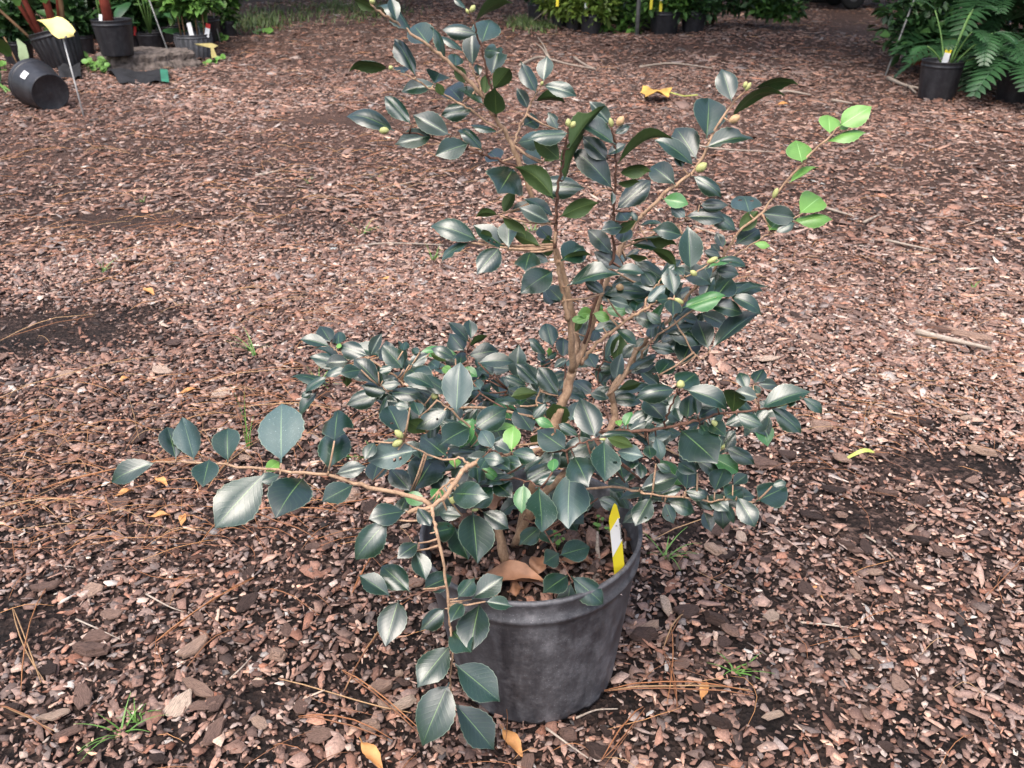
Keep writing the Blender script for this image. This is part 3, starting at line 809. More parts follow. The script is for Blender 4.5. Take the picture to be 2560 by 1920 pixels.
# leaves: branch -> "crop bx by tx ty w flags;..."
# flags: u underside seen, y young, g mid green, d dull/pale, b bitten, h holed, 1/2 arch
LV = {
'S2': 'A 1060 100 850 0 70 u;A 1220 190 1170 0 85;A 1340 290 1090 75 75 2;A 1500 395 1350 150 185;a1 150 850 -20 430 90 2;a1 330 915 310 680 165;a1 465 1160 330 930 130 u;a1 425 1410 220 1110 260;a1 720 1450 350 1260 110 b1;a1 890 1600 870 1360 230 ub;a1 600 1500 180 1585 190 1;a2 910 390 570 310 80 1;a2 940 800 800 590 210;a2 1120 900 960 1310 500;a2 1410 1140 2030 1160 260;a2 980 1510 1130 1230 130 u;a2 920 1530 640 1560 90 u2;a2 1080 1500 1380 1390 110',
'S2b': 'a1 440 720 150 525 75 1;a1 560 920 560 460 190;a1 660 1050 620 890 90;a1 730 1310 750 1060 120 u',
'S2c': 'a1 470 130 310 -20 60;a1 580 300 1050 75 110 u2;a1 690 590 790 145 310;a1 630 470 200 420 170 1;a1 720 700 910 790 150 1;a1 820 1040 930 630 240 b;a1 840 1250 1050 1080 200 u1',
'S2d': 'A 1150 595 845 615 75 u2;A 1280 630 1230 510 130;A 1380 665 1215 375 115 1;A 1540 720 1560 560 165;A 1570 740 1295 790 100 1;A 1620 830 1570 750 60 u',
'S2e': 'A 1200 1130 830 1010 120 1;A 1340 1080 1140 855 115;A 1530 1170 1240 1240 130 1;A 1680 1170 1390 1010 150;A 1840 1240 1590 1350 150 1;a2 700 650 390 400 140 2',
'S2f': 'a1 1440 1290 1240 890 160 b;a1 1540 1130 1590 800 180;a1 1530 1180 1945 1310 160 1;a1 1420 1390 1790 1410 110 u2;a1 1330 1500 1190 1250 120;a2 1250 300 1460 150 180 b;a2 1180 540 1440 560 200 d;a2 1740 360 1620 140 130 b;a2 1510 820 1300 610 200;a2 1540 800 1700 690 110 u',
'S1top': 'a2 1900 410 1380 480 170 1;a2 1780 780 1440 510 230 u1;a4 120 620 560 90 220 ub1;a4 40 1060 320 490 150 u;a2 1690 1300 1215 920 230 u2;a4 0 1560 470 1390 200 u2;a2 1690 1560 1310 1350 130 1;a2 1640 1640 1250 1450 180',
'S1': 'a3 1780 850 2100 600 290 b;a3 1600 800 1600 540 160 u;a3 1680 980 1275 1280 290 1;a3 1060 670 1060 290 220;a3 1620 860 1390 760 120;a3 1780 830 2160 770 90 u;a3 1500 640 1150 490 150 u1;a3 1640 560 1500 360 170;E 475 1090 880 1000 110 b1;E 420 1230 290 1120 120;E 800 1150 640 1040 80;a3 640 560 60 370 230 1;a3 1030 690 620 390 190 h1;a3 940 650 665 1000 250;a3 530 590 180 830 120 b1;a3 1360 720 1290 990 270;a3 790 590 720 450 120 u;a3 940 220 1260 480 110 u2;a3 1800 1400 1620 1200 170',
'S1b': 'a4 770 560 230 270 190 b1;a4 750 420 940 320 90 1;a4 700 280 440 0 150;a4 790 830 1460 500 120 u2;a4 660 780 340 480 200;a4 650 710 890 570 100;a4 740 1180 240 700 270 1;a4 810 960 1210 940 140 u2;a4 790 1110 1070 1080 80 u;a4 770 1470 1200 1100 240;a4 720 1400 720 1230 60;a4 940 1620 860 1450 180;a4 980 1480 1060 1600 60;a5 545 150 265 205 160 1;a5 390 530 90 230 190 1;a5 440 240 690 80 110 u;a5 520 380 610 130 180;a5 580 740 190 520 190;a5 430 760 790 790 110 1',
'S3': 'a5 970 1000 450 960 270 1;a5 520 1020 215 1135 180;a4 1600 1120 1345 830 250 1;a4 1860 860 1370 545 180 1;a4 1890 760 1680 290 310;a4 1700 880 1610 690 110;a4 1830 990 2180 1260 170 2;a4 1420 1310 1720 1390 170 g1;B 1680 1200 1740 820 230;B 1670 1270 2040 1210 120 b;B 1900 880 1830 610 150;G 770 490 1190 290 80 u2;G 970 220 1315 170 75 ub1;a6 1120 270 840 340 100 y;a6 1120 240 920 260 140 y;a6 1110 240 1245 130 110 y;a6 1120 240 1330 320 120 y1;a6 950 650 1060 350 150;a6 870 500 960 340 80 u;a6 1110 640 1180 470 130',
'S5d': 'a5 770 130 1050 120 50;a5 1370 270 990 200 190 2;E 1490 490 1800 510 110 1;E 1620 390 1840 390 90;E 1680 420 1900 590 100 1;E 1500 500 1390 400 80 d;a5 640 350 1210 370 130 u;a5 640 390 960 440 110;a5 930 460 1230 720 120 u2;a5 580 560 850 600 70 u1;a5 580 600 760 470 80;a5 540 660 560 520 90 d',
'S5': 'G 1640 600 1690 410 140 y;G 1720 540 1970 385 150 y;G 1730 570 1800 510 70 y;G 1600 680 1910 600 50 y1;G 1400 850 1420 620 165 y;G 1290 1030 1530 910 50 y1;G 950 1300 980 1090 200 dh;G 860 1450 1000 1290 110 u;G 820 1560 1040 1420 150;G 720 1590 670 1470 70;a5 1940 430 1850 260 100 g;a5 1880 500 1790 390 90;a5 1890 560 1680 490 110;a5 1810 740 2110 800 150;a5 1290 1360 1560 1460 110',
'S5b': 'G 1050 1290 1320 1330 130;G 1110 1440 1290 1300 170 y;G 1170 1460 1320 1380 70;G 1380 1290 1610 1120 180 y;G 1320 1360 1625 1340 90 y;G 980 1550 1110 1570 50 y',
'S5c': 'a5 1470 750 1440 210 260;a5 1840 620 2190 690 90 h1;a5 1390 820 1310 700 110',
'S6': 'a5 1820 1130 2100 850 280;E 1880 1170 2120 1320 100 2;a5 1620 1180 1780 880 160;a5 1680 1230 2130 1340 170 1;a5 1500 1290 1470 1100 90;a5 1520 1290 1690 1270 80;a6 1920 600 1960 400 130;a6 1900 690 2200 760 130 1;a6 1680 720 1810 590 80;E 1290 1450 1620 1600 120 2;a5 1050 1620 1460 1530 90 1',
'S6b': 'E 1720 1640 2100 1360 120;E 1700 1640 1640 1400 150;J 1460 390 1600 130 170;J 1260 480 1400 350 130',
'S4': 'a5 1250 1100 1190 740 200 h;a5 1230 1160 1180 1400 190 b;a5 700 1330 780 1160 150;a5 650 1360 600 1240 80;a5 330 1150 600 1230 120;a5 290 1290 600 1320 140 g;a5 640 1370 1000 1500 170 1;a5 850 1330 1050 1470 110;a6 1420 450 1680 650 110 1;a6 1260 440 1420 400 90;a5 1000 1170 1190 1130 140',
'S4b': 'a5 970 980 860 760 170;a5 1060 880 1230 690 100;a5 870 1200 1100 980 140 d',
'P15': 'a6 1290 880 1480 520 130 1;a6 1440 930 1500 540 210 ug;a6 1160 1000 1050 780 190;a6 1130 1010 1420 1000 140 1;a6 1230 1200 1370 1080 80;a6 1100 1360 870 1180 210;a6 1110 1370 1340 1260 110',
'trunk2': 'a6 1430 1190 1510 810 160 d;a6 1620 1070 1970 930 150;a6 1880 1040 2040 1000 90;a6 1470 1290 1770 1210 120 u;a6 1350 1420 1780 1470 170 1;a6 1350 1430 1090 1350 110',
'P14': 'a6 640 1380 380 1000 240;a6 370 1250 70 950 160;a6 370 1330 0 1390 140 u;a6 430 1490 540 1310 120;a6 110 1520 120 1380 170;a6 650 1300 730 1170 100;a7 290 450 60 130 270;a7 290 260 460 60 130;a7 700 400 560 60 260 u;a7 800 300 950 40 190 d',
'P13': 'a6 560 710 480 370 220;a6 700 860 720 570 190;a6 560 770 480 770 110 y;a6 630 780 480 850 100;a6 470 820 240 590 110;a6 460 900 360 800 90;a6 400 980 530 870 120;a6 570 1000 760 870 90',
'P16': 'a6 80 1190 90 690 220;b2 850 610 810 510 70;b2 850 610 945 580 60;b2 790 660 770 530 120;b2 890 860 770 690 150 g;b2 745 490 640 420 90 1;b2 700 540 650 480 100;b2 710 640 650 580 80;b2 620 400 890 400 100 1',
'P12': 'b2 510 310 380 160 130 b;b2 550 240 390 90 80 1;b2 565 220 545 60 95;b2 545 270 695 195 50 u1;b2 535 350 765 310 130 1;b2 480 430 480 315 95;b2 500 440 610 510 70 g;b2 640 620 560 540 110 d;b2 560 560 600 440 110;b2 330 440 410 470 60 y;b2 310 450 220 390 100;b2 340 500 300 400 90 d;b2 490 780 595 740 60',
'P10': 'a7 1160 530 970 -10 330;a7 590 380 330 270 120 g1;a7 920 500 650 340 130 1;a7 750 690 380 450 310 h;a7 1210 500 1690 510 150 1;a7 1300 520 1660 640 150 u;a7 1270 550 1240 1060 350 h;a7 1440 710 1780 760 200 d;a7 860 780 1000 1110 370 1;a7 800 990 740 1640 450 d;a7 1110 820 1210 1030 150;a7 1540 1110 1500 800 270;a7 1560 1140 1690 990 110;a7 1640 960 1740 820 110;a7 1790 1100 1800 880 140',
'P9': 'a7 560 1000 590 830 130 g;a7 190 1110 560 930 230;a7 330 1160 600 1060 130 b;a7 370 1200 400 1700 370 b;a7 160 1160 130 1540 210 g;a7 600 1640 620 1520 110;b4 740 640 880 740 130;b4 840 580 650 600 100;b4 610 530 625 640 115;b4 620 530 770 640 70 g2',
'P4': 'a7 390 480 290 640 150 u;b4 700 400 590 380 70;b4 920 210 755 250 45 y2;b2 447 808 470 415 212 d;b4 590 230 840 75 170 1;b4 557 215 335 340 180 b1;b4 560 375 640 280 80 g;b4 650 420 380 410 80 1;b3 770 70 520 225 130 h1;b3 540 130 480 20 90;b3 590 260 460 160 120 u',
'P4f': 'b4 650 460 820 480 95 1;b4 880 420 740 350 80;b4 885 410 900 215 120 y;b4 735 385 640 250 110 d;a7 -10 720 320 790 200 1;b4 790 480 950 500 110;b4 760 470 870 540 95;b4 700 440 640 540 90',
'P4b': 'b3 400 290 255 60 195 h;b3 460 60 340 40 60;b3 510 400 140 480 200 hd;b3 160 650 190 490 140;b3 180 330 120 460 90;b3 755 450 530 310 200;b3 480 735 640 470 250;b3 465 725 290 560 140;b4 440 540 430 470 90 y',
'P2b': 'b4 405 745 695 745 180 1;b4 550 860 720 720 150;b4 270 820 300 720 90 g;b4 200 820 30 760 100 gh;L 1230 380 1030 360 110;L 1320 340 1370 710 260;L 1160 470 1290 690 200;L 1400 340 1620 470 140',
'P3': 'L 840 310 960 440 110;L 740 340 460 380 170 1;L 590 410 320 740 215 1;L 950 530 1145 520 150 h;L 850 615 695 710 120;L 820 680 920 900 140;L 890 1010 1125 940 160;L 1310 1100 1570 930 170;L 1190 1090 1330 950 130 b;L 1380 1130 1310 1450 230;L 1430 1120 1660 1160 100 b;L 1230 1130 1140 1250 110;L 1080 1180 870 1370 140 b;L 1140 1370 1310 1460 200;N 780 600 530 870 225;N 820 760 1190 1070 250;N 770 920 550 1410 290;N 810 1090 1140 1480 240',
'P3b': 'L 610 1070 350 900 150;L 780 1040 520 850 190;L 680 1100 600 1420 210',
'P11': 'M 860 480 690 605 130;M 985 615 880 540 110;M 1030 700 900 740 150;M 1030 720 1300 680 170;M 1110 890 895 985 170;M 1130 950 1085 1280 170;M 1130 900 1400 1130 180;M 890 480 1010 330 100;M 1110 380 1170 480 130;a7 1050 1560 1020 1270 190;a7 1190 1360 1480 1500 160;a7 800 1560 960 1659 170',
'P1': 'H 520 880 155 1050 150 1;H 690 860 560 590 180;H 850 870 750 510 195 d;H 1140 885 1060 610 200;H 980 850 1020 1050 180;H 1600 890 1500 410 340 d;H 1460 975 1120 1390 310;H 1800 1010 1680 1290 295 1;H 1460 970 1550 890 90 y;H 1590 990 1450 1040 90;H 2010 960 2030 630 240;H 2060 700 2020 450 230 b;I 480 1400 730 1340 120;I 640 1490 410 1610 165',
'P5back': 'b1 590 480 190 385 140 1;b1 590 420 400 180 200;b1 700 460 650 270 170;b1 690 510 700 430 60 y;b1 1110 610 720 480 225 1;b1 1130 620 1290 310 140;b1 1370 720 1330 400 210;b1 1600 790 1310 470 230;b1 1590 540 1600 410 120;b1 1680 730 1950 580 160;b1 1960 570 2180 680 100 u1;b1 1820 560 1700 510 90;b2 440 370 255 290 80 1;b1 850 680 520 710 175',
'P5low': 'b1 790 780 520 890 110 1;b1 560 1000 60 900 130 1;b1 560 900 250 1110 110 1;b1 400 1100 170 1440 130 1;b1 350 1090 190 1170 90;b1 790 880 780 1030 130 u',
'P5c': 'b1 1010 800 770 850 170;b1 1270 1020 930 670 250 1;b1 1250 830 1450 770 110;b1 1380 1110 1000 1020 180 b;b1 1290 1020 1540 990 120;b1 1400 1110 1850 1190 160 1;b1 2010 1110 1640 790 330 h1;b1 1660 1210 1500 1140 100;b1 1310 950 1480 900 80',
'P6': 'J 970 920 1040 800 80 g;J 1000 900 1180 790 90;J 1010 960 1160 880 80;J 930 920 920 870 50 y;b5 190 550 375 760 270;b5 250 470 300 280 130;b5 330 460 510 380 120 1;b5 330 440 300 280 60;b5 490 380 320 280 120;b5 610 420 560 250 150 u1;b5 810 300 640 250 100 1;b5 640 440 830 515 110;b5 830 380 1205 260 125 1;K 1740 390 1910 520 80 1;b5 900 370 1140 570 120 1;b5 1030 330 1090 350 50;b5 430 500 510 590 110;b5 350 510 400 620 100;b5 200 480 130 420 100 d;b5 200 490 160 380 70;a7 1890 620 1880 790 150;a7 1990 500 2060 820 150 d;a7 1850 560 2200 450 140 d',
'P6b': 'b5 220 230 555 390 135 2;b5 170 220 365 110 175;J 1420 600 1080 680 140 2;J 1370 740 1120 650 110 1;J 1330 870 1180 680 170 b;J 1310 900 1230 830 70',
'P6c': 'b5 720 240 690 100 90;b5 780 185 880 75 100;b5 800 190 960 200 75;b5 830 270 780 210 60',
'P7': 'a7 1640 1230 1370 1150 210 h;b6 60 450 350 360 140 h;b6 240 540 100 520 100 1;b6 150 520 15 712 140 h;b6 260 560 325 720 90 h;b6 270 540 485 635 115 2;b6 215 500 390 440 80;b6 430 460 490 270 155;b6 420 470 580 510 90 1;b6 520 330 400 260 110;b6 600 500 740 610 110 1;b6 520 540 690 600 70;b6 655 475 780 310 150;b6 800 420 930 350 90;b6 730 510 920 470 145;b6 830 510 940 725 140 1;b6 740 560 810 720 60;b6 985 550 1280 470 200;b6 1110 430 1220 400 60;b6 190 250 310 320 60',
'P8': 'b6 500 215 690 340 100 1;b6 610 190 835 310 130 g1;b6 740 130 965 250 100 1;b5 390 760 520 590 140;b6 480 200 405 240 90;J 1590 1230 1480 1150 110',
}
def seg_nearest(p, poly):
    best = None
    for i in range(len(poly) - 1):
        a, b = poly[i], poly[i + 1]
        d = b[:2] - a[:2]; L2 = max(1e-6, d @ d)
        t_ = min(1, max(0, ((p - a[:2]) @ d) / L2))
        q = a + (b - a) * t_
        dist = np.linalg.norm(q[:2] - p)
        if best is None or dist < best[0]: best = (dist, q)
    return best

leaf_count = 0
branch_objs, branch_poly = {}, {}
lr = random.Random(3)
leaf_jobs = {}
for bname, (mat, r0, r1, pts) in BR.items():
    P3 = []
    for tok in pts.split(';'):
        c, x, y, Y = tok.split()
        px, py = P(c, float(x), float(y))
        P3.append(np.array([px, py, float(Y)]))
    branch_poly[bname] = P3
    sm = smooth_path(P3, 5)
    W = [at_y(*q) - ROOT for q in sm]
    # small natural wobble and node swellings
    W = [w + Vector((lr.gauss(0, .0007), lr.gauss(0, .0010), lr.gauss(0, .0007))) for w in W]
    n = len(W)
    rad = [.00092 * (r0 + (r1 - r0) * (i / (n - 1)) ** .9) * (1 + .10 * lr.uniform(-1, 1)) for i in range(n)]
    mb = MB(); mb.tube(W, rad, 9 if r0 > 2.3 else 6)
    leaf_jobs[bname] = []
    for tok in (LV.get(bname) or '').split(';'):
        q = tok.split()
        if len(q) < 6: continue
        c = q[0]; bx, by, tx, ty, w = map(float, q[1:6]); fl = q[6] if len(q) > 6 else ''
        s = CROP[c][2]
        b2 = np.array(P(c, bx, by)); t2 = np.array(P(c, tx, ty)); wpx = w * s
        dist, near = seg_nearest(b2, P3)
        Y = near[2] + lr.gauss(0, .006)
        B = at_y(b2[0], b2[1], Y)
        leaf_jobs[bname].append((B, b2, t2, wpx, fl, Y))
        if dist > 5:                         # petiole / side twig back to the branch
            N_ = at_y(*near)
            mid = (B + N_) / 2 + Vector((0, 0, -.05 * (B - N_).length))
            rr0 = .0011 if dist < 40 else .0014
            mb.tube([N_ - ROOT, mid - ROOT, B - ROOT], [rr0, rr0 * .85, rr0 * .7], 5)
    o = mb.build('trunk' if bname in ('trunk', 'trunk2', 'stub') else 'branch', MATS[mat], camellia)
    branch_objs[bname] = o

# leaves hidden deeper in the crown
FILL = {'P4': 26, 'P10': 16, 'P9': 14, 'P14': 22, 'P12': 22, 'P6': 26, 'P5c': 22, 'P4b': 22, 'P7': 18, 'S4': 22, 'trunk2': 12, 'P2': 22, 'P16': 14, 'P5back': 22, 'S5': 16, 'S6': 18, 'P15': 12, 'P8': 12, 'S4b': 10, 'S5c': 10}
for bname, n in FILL.items():
    poly = branch_poly[bname]
    for i in range(n):
        k = lr.uniform(.25, 1) * (len(poly) - 1); i0 = min(len(poly) - 2, int(k)); q = poly[i0] + (poly[i0 + 1] - poly[i0]) * (k - i0)
        if q[1] < 640 and bname in ('S5',): continue
        Y = q[2] + lr.uniform(.03, .10)
        if lr.random() < .38: continue
        b2 = q[:2] + np.array([lr.gauss(0, 26), lr.gauss(4, 22)])
        an = lr.uniform(0, 6.28); L = lr.uniform(62, 108)
        t2 = b2 + np.array([math.cos(an), math.sin(an) * .75]) * L
        leaf_jobs[bname].append((at_y(b2[0], b2[1], Y), b2, t2, L * lr.uniform(.18, .48), 'F' + lr.choice(['', '', '1', 'b', 'g' if lr.random() < .25 else '']), Y))

allj = [(bn, j) for bn, js in leaf_jobs.items() for j in js]
allj.sort(key=lambda q: -(np.linalg.norm(q[1][2] - q[1][1]) * q[1][3]) * (0.25 if 'F' in q[1][4] else 1))
stuff = MB(); stuff_uv = []; stuff_mats = []
for rank, (bname, (B, b2, t2, wpx, fl, Y)) in enumerate(allj):
    m = mpp(B)
    dx, dy = (t2 - b2) * m
    plane = (RIGHT * dx - UP * dy) * 1.05
    L2 = plane.length
    big = 1.08 if bname[0] == 'S' else 1.0
    plane *= big; L2 *= big
    Wm = wpx * m * 1.18 * big
    L = max(L2, Wm / .60)
    L = min(L, L2 * 1.7 + .002)
    dep = math.sqrt(max(0, L * L - L2 * L2))
    sgn = 1 if dy < 0 else -1             # points up in view: reaches away; down: towards the viewer
    if 'u' in fl: sgn = -sgn
    ax = plane + FWD * (dep * sgn)
    a = ax.normalized()
    v = (CPOS - (B + ax * .5)).normalized()
    vp = (v - a * v.dot(a)).normalized()
    sd_ = a.cross(vp)
    Wt = min(max(Wm * 1.04, .48 * L), .66 * L); Wm = min(Wm, Wt)
    ct = min(1, max(.18, Wm / Wt)); th = math.acos(ct)
    base_n = -vp if 'u' in fl else vp
    cand = [base_n * math.cos(th) + sd_ * math.sin(th) * k for k in (-1, 1)]
    nrm = max(cand, key=lambda q: q.z)
    xa = a.cross(nrm).normalized()
    M = Matrix((( xa.x * Wt, a.x * L, nrm.x * L, B.x - ROOT.x), (xa.y * Wt, a.y * L, nrm.y * L, B.y - ROOT.y), (xa.z * Wt, a.z * L, nrm.z * L, B.z - ROOT.z), (0, 0, 0, 1)))
    kind = 'y' if 'y' in fl else 'g' if 'g' in fl else 'd' if 'd' in fl else 'n'
    arch = 2 if '2' in fl else 1 if '1' in fl else (0 if ct > .8 else 1)
    me = leaf_variant(kind, arch, 'b' in fl, 'h' in fl, lr)
    if rank < 300:
        o = link('leaf', me, branch_objs[bname])
        o.matrix_local = M
        if kind == 'y': o['label'] = 'bright green young leaf'
    else:
        mi = []
        for mt in me.materials:
            if mt not in stuff_mats: stuff_mats.append(mt)
            mi.append(stuff_mats.index(mt))
        base = len(stuff.v)
        stuff.v += [tuple(M @ vv.co) for vv in me.vertices]
        ul = me.uv_layers[0].data
        for pl in me.polygons:
            stuff.f.append(tuple(base + i for i in pl.vertices)); stuff.mi.append(mi[pl.material_index])
            stuff_uv += [tuple(ul[li].uv) for li in pl.loop_indices]
me = stuff.mesh('small_leaves', stuff_mats)
ul = me.uv_layers.new(name='UVMap'); ul.data.foreach_set('uv', np.array(stuff_uv, np.float32).ravel())
so = link('small_leaves', me, camellia)
so['kind'] = 'stuff'

# flower buds: overlapping scales
def bud_mesh(name, mats):
    mb = MB()
    prof = [(.05, 0), (.30, .12), (.46, .35), (.48, .55), (.36, .80), (.14, .96), (.02, 1.0)]
    mb.lathe(prof, 10)
    for k in range(7):                        # bracts
        an = k * 2.4; z0 = .05 + .10 * k
        vv = []
        for i in range(4):
            for j in (-1, 0, 1):
                tt = i / 3; zz = z0 + .36 * tt
                rr = float(np.interp(zz, [p[1] for p in prof], [p[0] for p in prof])) + .045 - .02 * abs(j)
                q = an + j * .55 * math.sin(math.pi * min(.92, .25 + .75 * tt))
                vv.append((rr * math.cos(q), rr * math.sin(q), zz))
        mb.add(vv, [(i * 3 + j, i * 3 + j + 1, i * 3 + j + 4, i * 3 + j + 3) for i in range(3) for j in range(2)])
    return mb.mesh(name, mats)
BUDG, BUDP = bud_mesh('flower_bud', MATS['bud_green']), bud_mesh('flower_bud', MATS['bud_pink'])
BUDS = [('S2c', 'a1', 510, 190, 470, 120, 45), ('S2c', 'a1', 530, 170, 595, 70, 75), ('S2d', 'A', 1180, 600, 1150, 570, 40), ('S2e', 'A', 1150, 1125, 1060, 1130, 60), ('S2f', 'a1', 1510, 1180, 1530, 1120, 45),
        ('S1top', 'a2', 1890, 320, 1880, 200, 80), ('S1top', 'a2', 1920, 330, 1980, 240, 80), ('S1b', 'a4', 790, 300, 880, 170, 110, 'p'), ('S1b', 'a4', 720, 320, 690, 190, 70), ('S3', 'a4', 1880, 930, 2030, 820, 120),
        ('S3', 'G', 900, 210, 920, 150, 40), ('S3', 'G', 910, 230, 960, 160, 40), ('S3', 'G', 770, 500, 865, 450, 70, 'p'), ('S5', 'G', 1150, 1160, 1190, 1070, 45), ('S5c', 'a5', 1700, 650, 1850, 570, 75), ('S5c', 'a5', 1470, 760, 1560, 820, 80),
        ('S4', 'a5', 1250, 1140, 1375, 1210, 70), ('S3', 'a5', 440, 970, 550, 1000, 100, 'p'), ('P5c', 'b1', 2030, 1210, 2030, 1110, 100), ('P4b', 'b3', 405, 300, 340, 240, 55), ('P4b', 'b3', 400, 320, 320, 365, 55), ('P2b', 'b4', 390, 790, 450, 800, 60),
        ('P6b', 'b5', 195, 225, 195, 160, 65), ('P6', 'b5', 960, 350, 1050, 335, 40), ('P6', 'b5', 440, 480, 500, 530, 45), ('P8', 'b5', 520, 710, 545, 670, 28), ('P10', 'a7', 1210, 540, 1300, 545, 35), ('P2b', 'L', 1310, 330, 1370, 325, 28), ('S2', 'A', 1010, 40, 1000, -20, 50)]
for bd in BUDS:
    bname, c, x0, y0, x1, y1, w = bd[:7]
    p0 = np.array(P(c, x0, y0)); p1 = np.array(P(c, x1, y1))
    Y = seg_nearest(p0, branch_poly[bname])[1][2] - .006
    B = at_y(p0[0], p0[1], Y); T_ = at_y(p1[0], p1[1], Y)
    ax = T_ - B; L = ax.length; wid = w * CROP[c][2] * mpp(B) * 1.05
    q = ax.to_track_quat('Z', 'Y')
    o = link('flower_bud', BUDP if len(bd) > 7 else BUDG, branch_objs[bname])
    o.matrix_local = Matrix.Translation(B - ROOT) @ q.to_matrix().to_4x4() @ Matrix.Diagonal((wid, wid, L, 1))
# ------------------------------------------------------------------ things in and around the pot
def strap(mb, pts, widths, side, fold=.25, mi=None):
    pts = [Vector(p) for p in pts]; side = Vector(side).normalized()
    n = len(pts); vv = []
    for i, p in enumerate(pts):
        t_ = (pts[min(i + 1, n - 1)] - pts[max(i - 1, 0)]).normalized()
        s_ = (side - t_ * side.dot(t_)).normalized()
        nn = s_.cross(t_)
        w = widths[i] / 2
        vv += [p - s_ * w + nn * w * fold, p, p + s_ * w + nn * w * fold]
    ff = []
    for i in range(n - 1):
        for j in range(2):
            a = i * 3 + j
            ff.append((a, a + 1, a + 4, a + 3))
    mb.add(vv, ff, mi)

LEAFW = lambda k, n, w: [w * max(.06, math.sin(math.pi * min(.97, (.06 + .94 * i / n))) ** .8) for i in range(n + 1)]

def arc(p, d, L, droop, n=6):
    """points from p, starting along d, bending down"""
    p = Vector(p); d = Vector(d).normalized(); out = [p.copy()]
    for i in range(n):
        d = (d + Vector((0, 0, -droop / n))).normalized()
        p = p + d * (L / n); out.append(p.copy())
    return out

# yellow plant tag in the pot
def rpt(c, x, y, Y): return at_y(*P(c, x, y), Y)
T0 = rpt('M', 1555, 900, .865); T1 = rpt('M', 1495, 275, .845)
axis = T1 - T0; Lt = axis.length; up_ = axis.normalized()
wt = 95 * S1 * mpp(T0)
vt = (CPOS - T0).normalized(); nt = (vt - up_ * vt.dot(up_)).normalized()
nt = (nt + up_.cross(nt) * .25).normalized(); rt_ = up_.cross(nt).normalized() * -1
if rt_.x < 0: rt_ = -rt_
ptag = empty('plant_tag', T0, 'yellow and white plastic plant tag stuck in the black pot of the camellia', 'plant tag')
def tagpoly(pts, off, thick=.0006):
    mb = MB(); k = len(pts)
    f_ = [rt_ * (x * wt) + up_ * (y * Lt) + nt * off for x, y in pts]; b_ = [q - nt * thick for q in f_]
    mb.add(f_ + b_, [tuple(range(k)), tuple(reversed(range(k, 2 * k)))] + [(i, k + i, k + (i + 1) % k, (i + 1) % k) for i in range(k)])
    return mb
bl = tagpoly([(-.5, -.06), (.5, -.06), (.5, .80), (.32, .97), (.14, 1.0), (-.02, .97), (-.46, .83), (-.5, .78)], 0).build('blade', MATS['tag_yellow'], ptag, smooth=False)
tagpoly([(-.498, .30), (.498, .50), (.498, .80), (.30, .80), (-.498, .66)], .0005, .0003).build('white_field', MATS['tag_white'], bl, smooth=False)
tagpoly([(.37, .51), (.499, .53), (.499, .80), (.37, .80)], .0009, .0003).build('black_strip', MATS['tag_black'], bl, smooth=False)
def text_obj(body, size, mat, parent, loc, xdir, ydir):
    cu = bpy.data.curves.new('lettering', 'FONT'); cu.body = body; cu.size = size; cu.align_x = 'CENTER'; cu.align_y = 'CENTER'; cu.extrude = .00008
    tmp = bpy.data.objects.new('lettering_tmp', cu); COL.objects.link(tmp)
    bpy.context.view_layer.update()
    me = bpy.data.meshes.new_from_object(tmp.evaluated_get(bpy.context.evaluated_depsgraph_get()))
    bpy.data.objects.remove(tmp)
    me.materials.clear(); me.materials.append(mat)
    o = link('lettering', me, parent)
    x = Vector(xdir).normalized(); y = Vector(ydir).normalized(); z = x.cross(y)
    o.matrix_local = Matrix(((x.x, y.x, z.x, loc[0]), (x.y, y.y, z.y, loc[1]), (x.z, y.z, z.z, loc[2]), (0, 0, 0, 1)))
    return o
text_obj('R', wt * .28, MATS['tag_black'], bl, rt_ * (wt * .10) + up_ * (Lt * .715) + nt * .0012, rt_, up_)
# pale marks of print along the black strip (not legible in the photo)
mb = MB()
for i in range(11):
    y = .545 + i * .0185; w_ = rnd.uniform(.03, .07)
    for (a, b) in (((.38, .38 + w_)),):
        q = [rt_ * (x * wt) + up_ * (yy * Lt) + nt * .00125 for x, yy in ((a, y), (b, y), (b, y + .011), (a, y + .011))]
        mb.add(q, [(0, 1, 2, 3)])
mb.build('print', MATS['tag_white'], bl, smooth=False)

# small white label lying behind the stems
WL = [rpt('b4', 700, 690, .985), rpt('b4', 730, 755, .975), rpt('b4', 830, 640, .985), rpt('b4', 950, 515, 1.0), rpt('b4', 850, 545, 1.0), rpt('b4', 790, 605, .99)]
mb = MB(); k = len(WL); c0 = WL[0]
mb.add([q - c0 for q in WL] + [q - c0 + Vector((0, .0008, -.0004)) for q in WL], [tuple(range(k)), tuple(reversed(range(k, 2 * k)))] + [(i, (i + 1) % k, k + (i + 1) % k, k + i) for i in range(k)])
tag(mb.build('white_label', MATS['tag_white'], None, smooth=False, loc=c0), 'torn white label card behind the stems of the camellia', 'label')

